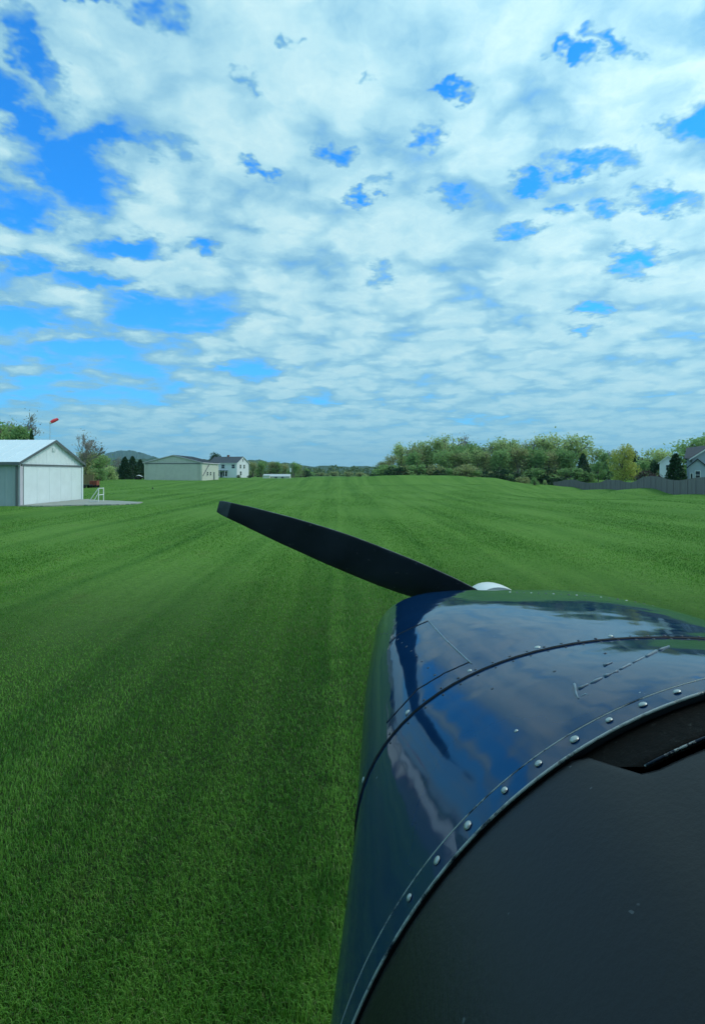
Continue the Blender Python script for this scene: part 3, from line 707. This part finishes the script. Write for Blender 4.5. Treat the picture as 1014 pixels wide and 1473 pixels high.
# board fence
fpts = [(796,134),(848,112),(878,95),(936,74),(1014,52),(1110,44)]
fxy = [Vector(((u-U0)/F*d, d)) for u, d in fpts]
fl = empty('fence', (fxy[3].x, fxy[3].y, gz(*fxy[3])), 0, 'long weathered grey-purple board fence across the right side of the field', 'fence')
fo = tuple(fl.location); rf = random.Random(9)
for a, b in zip(fxy[:-1], fxy[1:]):
    nn = max(1, round((b-a).length/2.9))
    for i in range(nn):
        p = a.lerp(b, i/nn); q = a.lerp(b, (i+1)/nn); dv = (q-p); Ls = dv.length; dv.normalize(); nb = 17
        mb = MB(); zp_, zq_ = gz(p.x, p.y), gz(q.x, q.y); nrm = Vector((dv.y, -dv.x)); hh = 1.68+rf.uniform(-.04, .04)
        if nrm.dot(p) > 0: nrm = -nrm
        for k in range(nb):
            s0 = p+dv*(Ls*(k+.04)/nb); s1 = p+dv*(Ls*(k+.96)/nb); z_ = gz(s0.x, s0.y); top = zp_+(zq_-zp_)*(k+.5)/nb+hh+rf.uniform(-.025, .025); o_ = nrm*rf.uniform(.0, .012); tk = nrm*.02
            vs = []
            for zz1 in (z_-.1, top):
                for c in (s0+o_, s1+o_, s1+o_+tk, s0+o_+tk): vs.append((c.x, c.y, zz1))
            mb.add(vs, [(3,2,1,0),(4,5,6,7),(0,1,5,4),(1,2,6,5),(2,3,7,6),(3,0,4,7)])
        mb.build('fence_panel', woodf, fl, off=fo)
        for zr in (.35, 1.0, 1.6): rl = MB(); rl.tube([(p.x-nrm.x*.03, p.y-nrm.y*.03, gz(p.x, p.y)+zr), (q.x-nrm.x*.03, q.y-nrm.y*.03, gz(q.x, q.y)+zr)], .03, 4); rl.build('rail', postm, fl, off=fo)
        z_ = gz(p.x, p.y)
        MB().box(-.04, .04, -.03, .03, -.2, 1.72, TM(p.x+nrm.x*.04, p.y+nrm.y*.04, z_, math.atan2(dv.y, dv.x))).build('post', postm, fl, off=fo)

# windsock
wx, wy, wz = gp(72.5, 53)
zt = CZ+(V0-607)/F*53
ws = empty('windsock', (wx, wy, wz), 0, 'red and white windsock on a thin pole rising behind the white hangar', 'windsock')
MB().tube([(0,0,-.2),(0,0,zt-wz)], [.035,.022], 8).build('pole', mat('galvanised_pole', (.42,.48,.52), .5, .1), ws)
redm = mat('windsock_red', (.85,.06,.075), .7, .15); cl = MB()
def sock(mb, t0, t1):
    a = Vector((-.06,0,zt-wz-.12)); b = Vector((.66,.25,zt-wz+.42)); rows = []
    dd = (b-a).normalized(); e1 = dd.orthogonal().normalized(); e2 = dd.cross(e1)
    for i in range(5):
        tt = t0+(t1-t0)*i/4; c = a.lerp(b, tt)-Vector((0,0,.10*tt*tt)); r_ = .12+.055*(1-abs(2*tt-1))
        rows.append([c+e1*r_*math.cos(k*PI/6)+e2*r_*math.sin(k*PI/6) for k in range(12)])
    mb.grid(rows, close=True); return mb
sock(MB(), .0, .18).build('sock_white_band', wht, ws, smooth=True); sock(MB(), .18, 1).build('sock', redm, ws, smooth=True)
MB().tube([(0,0,zt-wz-.02),(-.06,0,zt-wz-.12)], .02, 6).build('swivel', dark_trim, ws)

# things in the left field
def wheel(mb, x, y, z, r, w_=.16): mb.tube([(x, y-w_/2, z), (x, y-w_/2+.03, z), (x, y+w_/2-.03, z), (x, y+w_/2, z)], [r*.85, r, r, r*.85], 14)
rubber = mat('rubber', (.012,.013,.014), .8, .2)
rust = mat('rusty_red_paint', (.24,.06,.03), .7, .35, 4)
ux, uy, uz = gp(137, 72)
ut = empty('cargo_cart', (ux, uy, uz), .1, 'rusty red boxy cart standing in the grass behind the white hangar corner', 'cart')
bevel(MB().box(-.5, .42, -.5, .5, .3, .92).build('box', rust, ut), .03)
m_ = MB(); [m_.box(-.5+i*.22, -.46+i*.22, -.54, -.5, .3, .95) for i in range(5)]; m_.build('side_rib', rust, ut)
for x in (-.3, .25):
    for y in (-.45, .45): m_ = MB(); wheel(m_, x, y, .2, .2); m_.build('wheel', rubber, ut)
tx, ty, tz = gp(127, 70.5)
tr = empty('flat_trailer', (tx, ty, tz), .05, 'low black flat trailer next to the rusty red cart', 'trailer')
MB().box(-.75, .42, -.6, .6, .34, .46).build('deck', rubber, tr)
MB().tube([(.42,0,.36),(.62,0,.3)], .04, 6).build('drawbar', rubber, tr)
for y in (-.62, .62): m_ = MB(); wheel(m_, -.2, y, .24, .24); m_.build('wheel', rubber, tr)
tan = mat('tan_boards', (.22,.17,.085), .8, .25, 2, stretch=(5,5,1))
kx, ky, kz = gp(127, 82)
tf = empty('fence', (kx, ky, kz), 0, 'short tan board screen behind the black trailer by the white hangar', 'fence')
m_ = MB(); [m_.box(-1.4+i*.25, -1.16+i*.25, 0, .03, -.1, 1.45+.02*(i % 3)) for i in range(9)]; m_.build('board_panel', tan, tf)
for x in (-1.35, -.3, .8): MB().box(x-.05, x+.05, .035, .13, -.2, 1.5).build('post', tan, tf)
ax, ay, az = gp(199, 136)
pt = empty('equipment_trailer', (ax, ay, az), .15, 'low dark trailer with a pale tarp load left of the beige hangar', 'trailer')
MB().box(-1.9, 1.3, -.8, .8, .42, .58).build('deck', rubber, pt)
m_ = MB(); m_.grid([[(-.7+i*.3, y, .6+.55*math.sin(PI*(i+.6)/7.2)*(1-.35*abs(y))) for i in range(7)] for y in (-.7,-.35,0,.35,.7)]); m_.build('tarp', wht, pt, smooth=True)
MB().tube([(1.3,0,.48),(2.2,0,.4)], .06, 6).build('drawbar', rubber, pt)
for x in (-.4, .4):
    for s in (-1, 1): m_ = MB(); wheel(m_, x, s*.85, .33, .33); m_.build('wheel', rubber, pt)
ex, ey, ez = gp(220, 70)
mk = empty('edge_marker', (ex, ey, ez), 0, 'tiny dark field marker alone on the grass below the beige hangar', 'marker')
MB().tube([(0,0,0),(0,0,.03),(0,0,.031),(0,0,.2)], [.16,.16,.09,.03], 12).build('cone', rubber, mk)
MB().tube([(0,0,.2),(0,0,.27)], .025, 8).build('cap', dark_trim, mk)
# utility pole by the shed
ox, oy, oz = gp(421, 215)
up_ = empty('utility_pole', (ox, oy, oz), 0, 'wooden utility pole with a pale box right of the low shed', 'pole')
MB().tube([(0,0,-.3),(0,0,5.4)], [.17,.12], 8).build('pole', barkm, up_)
MB().box(-.9, .9, -.06, .06, 4.9, 5.03).build('crossarm', barkm, up_)
MB().box(-1.1, -.5, -.4, .1, 2.2, 3.9).build('pale_box', wht, up_)

# ------------------------------------------------------------------ aircraft
XC = .455
YS = [-.2, .5, .8, 1.2, 1.6]
PW_ = [.50,.50,.449,.428,.392]; PH = [.58,.56,.29,.28,.26]; PT = [-.12,-.181,-.245,-.288,-.347]; PN = [2,2,2.15,3.1,4.1]
def lerpy(y, A): return float(np.interp(y, YS, A))
def smooth_par(y, A): return (lerpy(y-.05, A)+lerpy(y, A)*2+lerpy(y+.05, A))/4
def sect(y, infl=0., t_off=0.):
    w_, h_, t_, n_ = (smooth_par(y, A) for A in (PW_, PH, PT, PN))
    return w_+infl, h_+infl, t_+infl+t_off, n_
def ring_pts(y, infl=0., N=96, a0=0, a1=2*PI, shrink=1., yo=None, t_off=0.):
    w_, h_, t_, n_ = sect(y, infl, t_off); zc = t_-h_; out = []
    for i in range(N):
        a = a0+(a1-a0)*i/(N if a1-a0 > 6.2 else N-1); c, s = math.cos(a), math.sin(a)
        nn = n_ if s >= 0 else 3.2
        hb = h_ if s >= 0 else .42
        x = w_*math.copysign(abs(c)**(2/n_), c); z = hb*math.copysign(abs(s)**(2/nn), s)
        if shrink < 1: x *= shrink; z *= shrink
        out.append(Vector((XC+x, y if yo is None else yo, CZ+zc+z)))
    return out
def topz(x, y, infl=0., t_off=0.):
    w_, h_, t_, n_ = sect(y, infl, t_off); r_ = abs(x-XC)/w_
    if r_ >= 1: return None
    return CZ+t_-h_+h_*(1-r_**n_)**(1/n_)
def hit(u, v, infl=0., ya=.3, yb=1.62):
    """where the sight line through a photo pixel meets the cowl skin"""
    a, c = (u-U0)/F, (V0-v)/F; prev = None
    n = 1400
    for i in range(n):
        y = ya+(yb-ya)*i/n; tz_ = topz(a*y, y, infl)
        if tz_ is not None and CZ+c*y <= tz_:
            return Vector((a*y, y, tz_))
    return None
def cowl_normal(p, infl=0.):
    e = .004; z1 = topz(p.x+e, p.y, infl) or p.z-.01; z0_ = topz(p.x-e, p.y, infl) or p.z-.01; z2 = topz(p.x, p.y+e, infl) or p.z; z3 = topz(p.x, p.y-e, infl) or p.z
    return Vector((-(z1-z0_)/(2*e), -(z2-z3)/(2*e), 1)).normalized()

def paint_mat():
    m = bpy.data.materials.new('blue_aircraft_paint'); m.use_nodes = True; t = NT(m.node_tree); b = t.n['Principled BSDF']
    pos = t.new('ShaderNodeTexCoord').outputs['Object']
    n = t.noise(pos, 4, 4, .6)
    col = t.ramp(n, [(.3, (.002,.025,.082)), (.7, (.003,.033,.105))])
    speck = t.maprange(t.noise(pos, 95, 2, .5), .775, .80)
    col = t.mix(t.math('MULTIPLY', speck, .8), col, (.25,.33,.36))
    t.l.new(col, b.inputs['Base Color'])
    sm = t.noise(pos, 9, 5, .65)
    t.l.new(t.maprange(sm, .3, .75, .045, .085), b.inputs['Roughness'])
    b.inputs['Coat Weight'].default_value = .0; b.inputs['Coat Roughness'].default_value = .04; b.inputs['Specular IOR Level'].default_value = .40
    bn = t.math('ADD', t.math('MULTIPLY', t.noise(pos, 7, 2, .5), 1.), t.math('MULTIPLY', t.noise(pos, 60, 3, .6), .015))
    t.l.new(t.new('ShaderNodeBump', {'Strength': .10, 'Distance': .02, 'Height': bn}).outputs[0], b.inputs['Normal'])
    return m
paint = paint_mat()
def chipped_mat(sc_=16, t0=.38, t1=.50):
    m = bpy.data.materials.new('chipped_edge_metal'); m.use_nodes = True; t = NT(m.node_tree); b = t.n['Principled BSDF']
    pos = t.new('ShaderNodeTexCoord').outputs['Object']
    f = t.maprange(t.noise(pos, sc_, 6, .75), t0, t1)
    t.l.new(t.mix(f, (.006,.02,.045), (.42,.50,.50)), b.inputs['Base Color'])
    b.inputs['Roughness'].default_value = .4; b.inputs['Metallic'].default_value = .2
    t.l.new(t.new('ShaderNodeBump', {'Strength': .5, 'Distance': .002, 'Height': f}).outputs[0], b.inputs['Normal'])
    return m
chip = chipped_mat(); chip_fine = chipped_mat(60, .52, .60)
seamm = mat('seam_gap', (.004,.008,.014), .6, .2)
screwm = mat('screw_metal', (.42,.48,.47), .35, .2, 60, metal=.5)
barep = mat('bare_flaked_paint', (.17,.26,.32), .5, .3, 50)
darkmetal = mat('dark_fastener', (.02,.03,.045), .4, .2, 30)
propm = mat('propeller_black', (.030,.038,.052), .38, .35, 7, bump=.05)
wornm = mat('worn_leading_edge', (.11,.13,.15), .45, .6, 30)
propt = mat('propeller_tip', (.10,.13,.15), .45, .3, 20)
spinm = mat('white_spinner', (.75,.76,.74), .3, .05)
covm = mat('black_coaming', (.003,.0045,.006), .42, .15, 5, bump=.06, bscale=180, spec=.45)
def plate_mat():
    m = bpy.data.materials.new('worn_black_frame'); m.use_nodes = True; t = NT(m.node_tree); b = t.n['Principled BSDF']
    pos = t.new('ShaderNodeTexCoord').outputs['Object']
    f = t.maprange(t.noise(pos, 130, 5, .7), .60, .72)
    t.l.new(t.mix(t.math('MULTIPLY', f, .5), (.003,.004,.0035), (.07,.085,.08)), b.inputs['Base Color']); b.inputs['Specular IOR Level'].default_value = .15; b.inputs['Roughness'].default_value = .75
    t.l.new(t.new('ShaderNodeBump', {'Strength': .7, 'Distance': .003, 'Height': t.noise(pos, 90, 4, .7)}).outputs[0], b.inputs['Normal'])
    return m
framem = plate_mat()

def add_specks(m, scale, thr, col, k):
    t = NT(m.node_tree); b = t.n['Principled BSDF']; old = b.inputs['Base Color'].links[0].from_socket
    pos = t.new('ShaderNodeTexCoord').outputs['Object']
    f = t.math('MULTIPLY', t.maprange(t.noise(pos, scale, 2, .5), thr, thr+.02), k)
    t.l.new(t.mix(f, old, col), b.inputs['Base Color'])
add_specks(covm, 70, .76, (.09,.11,.12), .8); add_specks(propm, 45, .70, (.12,.13,.14), .6)
AO = (XC, .9, 0)
plane = empty('airplane', AO, 0, 'light aircraft seen over its own glossy dark blue nose cowling with black propeller', 'airplane')
def part(mb, name, m, smooth=True, parent=None): return mb.build(name, m, parent or plane, smooth=smooth, off=AO)
# nose cowling, in front of the seam
SEAM = .80
yy = list(np.linspace(SEAM, 1.555, 34)); rows = [ring_pts(y, .0025) for y in yy]
for k, (s, dy) in enumerate([(.995,.018),(.985,.033),(.965,.045),(.94,.052),(.90,.056),(.80,.058)]):
    rows.append(ring_pts(1.555+dy*.6, .0025, shrink=s, yo=1.555+dy))
m_ = MB().grid(rows, close=True); m_.cap(rows[-1]); cw = part(m_, 'cowling', paint)
m_ = MB().grid([ring_pts(SEAM, .0025), ring_pts(SEAM, -.004)], close=True); m_.grid([ring_pts(SEAM, -.004), ring_pts(1.2, -.004)], close=True); part(m_, 'cowling_edge', seamm)
# boot cowl behind the seam
REAR = .5
rows = [ring_pts(y, 0.) for y in np.linspace(REAR, SEAM+.02, 26)]
m_ = MB().grid(rows, close=True); bc = part(m_, 'boot_cowl', paint)
m_ = MB().tube([p+Vector((0, 0, 0)) for p in ring_pts(SEAM-.001, .0005, N=90, a0=-.4, a1=PI+.4)], .0015, 6); part(m_, 'seam', seamm)
# rear edge strip with chipped paint
def band(y0, y1, lift0, lift1, a0=-.3, a1=PI+.3, N=120, thick=.0016):
    r0 = ring_pts(y0, lift0, N, a0, a1); r1 = ring_pts(y1, lift1, N, a0, a1); r2 = ring_pts(y1, lift1+thick, N, a0, a1); r3 = ring_pts(y0, lift0+thick, N, a0, a1)
    return MB().grid([r0, r3, r2, r1])
part(band(REAR-.004, REAR+.026, .0006, .0004, thick=.0006), 'edge_strip', paint, False)
part(MB().tube(ring_pts(REAR-.003, .0006, 160, -.3, PI+.3), .0014, 6), 'edge_bead', chip)
part(MB().tube(ring_pts(REAR+.027, .0008, 160, -.3, PI+.3), .0008, 5), 'strip_line', chip)
part(MB().grid([ring_pts(REAR, -.001, 120, -.3, PI+.3), ring_pts(REAR, -.05, 120, -.3, PI+.3)]), 'edge_return', seamm)
def dome(p, nrm, r, h, mb):
    a = nrm.orthogonal().normalized(); b = nrm.cross(a); rows = []; q_ = R.uniform(.8, 1.15); r *= q_; h *= R.uniform(.7, 1.2)
    for k in range(5):
        th = k/4*PI/2; rr_ = r*math.cos(th)+1e-5; hh = h*math.sin(th)-.0004
        rows.append([p+nrm*hh+(a*math.cos(2*PI*i/12)+b*math.sin(2*PI*i/12))*rr_ for i in range(12)])
    mb.grid(rows, close=True)
    # slot
    return mb
rear_screws = [(588,1292),(625,1226),(670,1182),(724,1135),(775,1100),(827,1065),(880,1039),(930,1016),(980,997)]
for u, v in rear_screws:
    p = hit(u, v, .0026)
    if p and p.y < .6: p.y = .5135; p.z = topz(p.x, p.y, .0024)
    if p: part(dome(p, cowl_normal(p), .0042, .0018, MB()), 'screw', screwm)
for u, v in [(522,1128),(590,1046),(690,987),(802,948),(908,924),(1008,910)]:
    p = hit(u, v, .0025)
    if p:
        p.y = SEAM+.012; p.z = topz(p.x, p.y, .0026) or p.z
        part(dome(p, cowl_normal(p), .0046, .0020, MB()), 'screw', screwm)
for u, v in [(708,991),(870,940),(797,966)]:
    p = hit(u, v)
    if p: part(dome(p, cowl_normal(p), .0030, .0012, MB()), 'fastener', darkmetal)
for u, v in [(742,1052),(920,997)]:
    p = hit(u, v)
    if p: part(dome(p, cowl_normal(p), .0026, .0014, MB()), 'rivet', screwm)
def ribbon(pix, width, lift, infl, name, m, wob=0., seed=0):
    rr_ = random.Random(seed); pts = []
    for (u0, v0), (u1, v1) in zip(pix[:-1], pix[1:]):
        n_ = max(2, int(math.hypot(u1-u0, v1-v0)/5))
        for i in range(n_):
            t_ = i/n_; p = hit(u0+(u1-u0)*t_, v0+(v1-v0)*t_, infl)
            if p: pts.append(p+cowl_normal(p, infl)*lift)
    p = hit(*pix[-1], infl)
    if p: pts.append(p+cowl_normal(p, infl)*lift)
    if len(pts) < 2: return
    rad = [width*(1+wob*rr_.uniform(-1, 1)) for _ in pts]
    return part(MB().tube(pts, rad, 5), name, m)
ribbon([(616,893),(640,920),(678,955)], .0013, 0, .0025, 'oil_door_edge', barep)
ribbon([(676,952),(640,968),(600,992),(556,1040)], .0010, 0, .0025, 'oil_door_edge', seamm)
ribbon([(616,893),(600,900),(574,912),(560,925)], .0012, 0, .0025, 'panel_line', seamm)
for i, (a, b) in enumerate([((832,992),(846,985)),((849,984),(866,976)),((869,974),(888,966)),((891,964),(906,956)),((910,954),(926,946)),((929,945),(944,937)),((948,936),(962,930))]):
    ribbon([a, b], .0013, .0006, .0003, 'paint_chip', barep, .6, i)
ribbon([(826,985),(829,1000),(832,1006)], .0012, .0003, 0, 'paint_chip', barep, .5, 20)
ribbon([(836,1003),(842,999),(846,1001)], .001, .0003, 0, 'paint_chip', barep, .5, 21)
ribbon([(868,958),(880,953)], .0012, .0003, 0, 'paint_chip', barep, .5, 22)
# doubler plate on the boot cowl, its left edge reads as a step
def doubler():
    """lapped sheet on the boot cowl; its front edge is the flaked line"""
    A = hit(832, 990); B = hit(962, 929); Cc = hit(822, 1062); rows = []
    for q in np.linspace(0, 1, 14):
        r0 = []
        for s_ in np.linspace(0, 1, 40):
            xl = A.x+(Cc.x-A.x)*q; x = xl+(B.x+.12-xl)*s_
            yf = A.y+(B.y-A.y)*min(1, (x-A.x)/(B.x-A.x)) if x > A.x else A.y
            y = yf+(.53-yf)*q; r0.append((x, y, topz(x, y, .0007)))
        rows.append(r0)
    return part(MB().grid(rows), 'lap_panel', paint)
doubler()
for i in range(30):
    x = XC-.40+.0255*i
    for dy in (-.011, .006):
        z = topz(x, SEAM+dy, .0025 if dy > 0 else 0)
        if z: p = Vector((x, SEAM+dy, z)); part(dome(p, cowl_normal(p), .0027, .0013, MB()), 'rivet', darkmetal)
# rivet rows near the nose
for i in range(22):
    x = XC-.02+i*.016; y = 1.50-.012*i*.9
    z = topz(x, y, .0025)
    if z:
        p = Vector((x, y, z)); part(dome(p, cowl_normal(p), .0030, .0014, MB()), 'rivet', darkmetal if i % 3 else screwm)
for i in range(14):
    x = XC-.39+.005*i; y = 1.38-.04*i
    z = topz(x, y, .0025)
    if z: p = Vector((x, y, z)); part(dome(p, cowl_normal(p), .0026, .0012, MB()), 'rivet', darkmetal)
# air inlets: flat dark discs painting the shade inside the openings
for s in (-1, 1):
    m_ = MB(); c = Vector((XC+s*.21, 1.6145, CZ-.52)); m_.cap([c+Vector((.09*math.cos(a), 0, .06*math.sin(a))) for a in np.linspace(0, 2*PI, 24, endpoint=False)]); part(m_, 'inlet_shade_disc', seamm, False)
# spinner and propeller
PY = 1.75; HUB = Vector((XC+.0, PY, CZ-.450))
m_ = MB(); m_.tube([(XC, 1.60, HUB.z), (XC, 1.70, HUB.z)], .06, 24); part(m_, 'prop_shaft', darkmetal)
rows = []
for k in range(13):
    q = k/12; y = 1.69+.27*q; r_ = .092*math.sqrt(max(0, 1-q**2.2))+.0008
    rows.append([Vector((XC+r_*math.cos(a), y, HUB.z+r_*math.sin(a))) for a in np.linspace(0, 2*PI, 36, endpoint=False)])
m_ = MB().grid(rows, close=True); m_.cap(rows[0]); part(m_, 'spinner', spinm)
# traced blade: centre line and projected width (photo px), root to tip
BL = [(716,882,26),(700,875,30),(672,863,42),(640,851,50),(612,840.5,54),(585,830.5,57),(555,819,58),(530,809,57.5),(500,797,56),(470,785.5,53),(440,774,48),(410,763,43),(380,752,36),(350,741,29),(330,734,24),(320,730.5,21),(314,728.5,17)]
def blade(sign):
    rows = []; n_ = len(BL)
    for i, (u, v, wpx) in enumerate(BL):
        c = Vector(((u-U0)/F*PY, PY, CZ-(v-V0)/F*PY)); rel = c-HUB
        u0, v0 = BL[max(i-1, 0)][:2]; u1, v1 = BL[min(i+1, n_-1)][:2]
        along = Vector((u1-u0, 0, -(v1-v0))).normalized(); across = Vector((-along.z, 0, along.x))
        if across.z < 0: across = -across
        q = i/(n_-1); pitch = math.radians(42-26*q); half = wpx/F*PY/2/math.cos(pitch)
        cd = across*math.cos(pitch)+Vector((0, -1, 0))*math.sin(pitch)*1.0
        nr = along.cross(cd).normalized(); th = .016*(1-q)+.004
        if q < .08: th = .03
        r_ = []
        for k in range(18):
            a = 2*PI*k/18; x_ = math.cos(a); z_ = math.sin(a)*(1-.35*x_)
            r_.append(HUB+(rel+cd*half*x_+nr*th*.5*z_))
        rows.append(r_)
    if sign < 0: rows = [[HUB+Vector((-(p-HUB).x, (p-HUB).y, -(p-HUB).z)) for p in r_] for r_ in rows]
    m_ = MB().grid(rows[:-2], close=True); m_.cap(rows[0]); b_ = part(m_, 'propeller_blade', propm)
    part(MB().tube([r_[0] for r_ in rows[1:-3]], .0014, 5), 'leading_edge', wornm)
    m_ = MB().grid(rows[-3:], close=True); m_.cap(rows[-1]); part(m_, 'blade_tip', propt, parent=None)
    return b_
blade(1); blade(-1)
# worn frame plate that pokes out under the rear edge
m_ = MB(); rows = []
for j in range(6):
    y = REAR-.002-.05*j/5; q = j/5; x0_ = XC-.262+.048*q
    rows.append([Vector((x, y, topz(x, y, -.007-.004*q))) for x in np.linspace(x0_, XC+.35, 50)])
low = [p+Vector((0,0,-.003)) for p in rows[-1]]
m_.grid(rows+[low]); part(m_, 'windshield_frame', framem)
part(MB().tube([p+Vector((0,0,.0006)) for p in rows[-1]], .0010, 6), 'frame_edge', chip_fine)
# black coaming / instrument cover behind it
m_ = MB(); rows = []; NN = 140
def cover_ring(y, off):
    out = []
    for i in range(NN):
        a = -.35+(PI+.7)*i/(NN-1); c, s = math.cos(a), math.sin(a)
        w_, h_, t_, n_ = sect(.5, off); h2_ = h_; tt = t_-.05*max(0, .5-y)
        x = w_*math.copysign(abs(c)**(2/n_), c); z = h2_*math.copysign(abs(s)**(2/n_), s)
        out.append((x, tt-h2_+z))
    return out
for j, (back, off) in enumerate([(0,-.03),(.0,-.0045),(.0015,-.0026),(.005,-.0020),(.018,-.0020),(.05,-.0022),(.08,-.0025),(.16,-.0025),(.3,-.0025),(.5,-.0025),(.62,-.0025)]):
    row = []
    for i, (x, z) in enumerate(cover_ring(.5-back, off)):
        # the cover is cut back where the worn frame shows
        k = min(1, max(0, (x+.252)/.040)); k = k*k*(3-2*k); cut = .054*k if x < .3 else .064*max(0, 1-(x-.3)/.05)
        dn = .0065*k
        row.append(Vector((XC+x, REAR-.004-back-cut, CZ+z-dn)))
    rows.append(row)
m_.grid(rows); part(m_, 'coaming', covm)
m_ = MB().grid([ring_pts(REAR+.05, -.05), ring_pts(.2, -.06)], close=True); part(m_, 'firewall_shroud', seamm)
# rest of the aircraft behind and above the viewer
rows = [ring_pts(.5, -.01, t_off=-.2)]
m_ = MB()
for y, w_, h_, zc in [(-.3,.5,.62,-.85),(-1.2,.5,.62,-.8),(-3.,.3,.4,-.7),(-5.2,.08,.14,-.6)]:
    pass
rows = []
for y, w_, h_, zc in [(-.14,.5,.50,-.78),(-1.2,.52,.6,-.72),(-2.2,.42,.5,-.68),(-3.6,.25,.3,-.6),(-5.2,.07,.12,-.52)]:
    rows.append([Vector((XC+w_*math.cos(a), y, CZ+zc+h_*math.sin(a))) for a in np.linspace(0, 2*PI, 40, endpoint=False)])
m_.grid(rows, close=True); m_.cap(rows[0][::-1]); m_.cap(rows[-1]); part(m_, 'fuselage', paint)
m_ = MB(); rows = []  # unseen high wing, added and set forward to shade near turf and coaming
for x in np.linspace(-5.2, 5.2, 15):
    e_ = 1-.5*max(0, abs(x)/5.2-.85)/.15; r_ = []
    for k in range(24):
        a = 2*PI*k/24; yc = .72*math.cos(a)*e_; zc = (.09*math.sin(a)+.02*math.cos(a))*(1+.5*math.cos(a))*e_
        r_.append(Vector((XC+x, -.32+yc, CZ+.44+zc)))
    rows.append(r_)
m_.grid(rows, close=True); m_.cap(rows[0]); m_.cap(rows[-1][::-1]); part(m_, 'unseen_wing', mat('blue_wing', (.01,.03,.09), .3, .1))
for s in (-1, 1):
    part(MB().tube([(XC+s*.5, -.25, CZ-1.25), (XC+s*2.6, -.35, CZ+.42)], .03, 8), 'wing_strut', paint)
    g = part(MB().tube([(XC+s*.35, .25, CZ-1.0), (XC+s*.95, .25, .26)], [.03,.022], 8), 'gear_leg', darkmetal)
    m_ = MB(); m_.tube([(XC+s*.95-.075, .25, .26), (XC+s*.95-.05, .25, .26), (XC+s*.95+.05, .25, .26), (XC+s*.95+.075, .25, .26)], [.20,.255,.255,.20], 24); part(m_, 'wheel', rubber)
part(MB().box(XC-1.4, XC+1.4, -5.3, -4.75, CZ-.45, CZ-.41), 'tailplane', paint, False)
m_ = MB(); m_.add([(XC-.02,-5.4,CZ-.5),(XC-.02,-4.5,CZ-.5),(XC-.02,-5.0,CZ+.55),(XC-.02,-5.4,CZ+.6),(XC+.02,-5.4,CZ-.5),(XC+.02,-4.5,CZ-.5),(XC+.02,-5.0,CZ+.55),(XC+.02,-5.4,CZ+.6)], [(0,1,2,3),(7,6,5,4),(0,4,5,1),(1,5,6,2),(2,6,7,3),(3,7,4,0)]); part(m_, 'fin', paint, False)

# ------------------------------------------------------------------ air
HAZE = True
if HAZE:
    hm = bpy.data.materials.new('haze_air'); hm.use_nodes = True; t = NT(hm.node_tree); t.n.remove(t.n['Principled BSDF'])
    v = t.new('ShaderNodeVolumePrincipled', {'Color': (.50,.80,1,1), 'Density': 9e-5, 'Anisotropy': .2}); t.l.new(v.outputs[0], t.n['Material Output'].inputs['Volume'])
    o = MB().box(-9500, 9500, -9500, 9500, -12, 330).build('haze', hm); tag(o, 'thin pale blue air over the whole field', 'haze', kind='stuff')
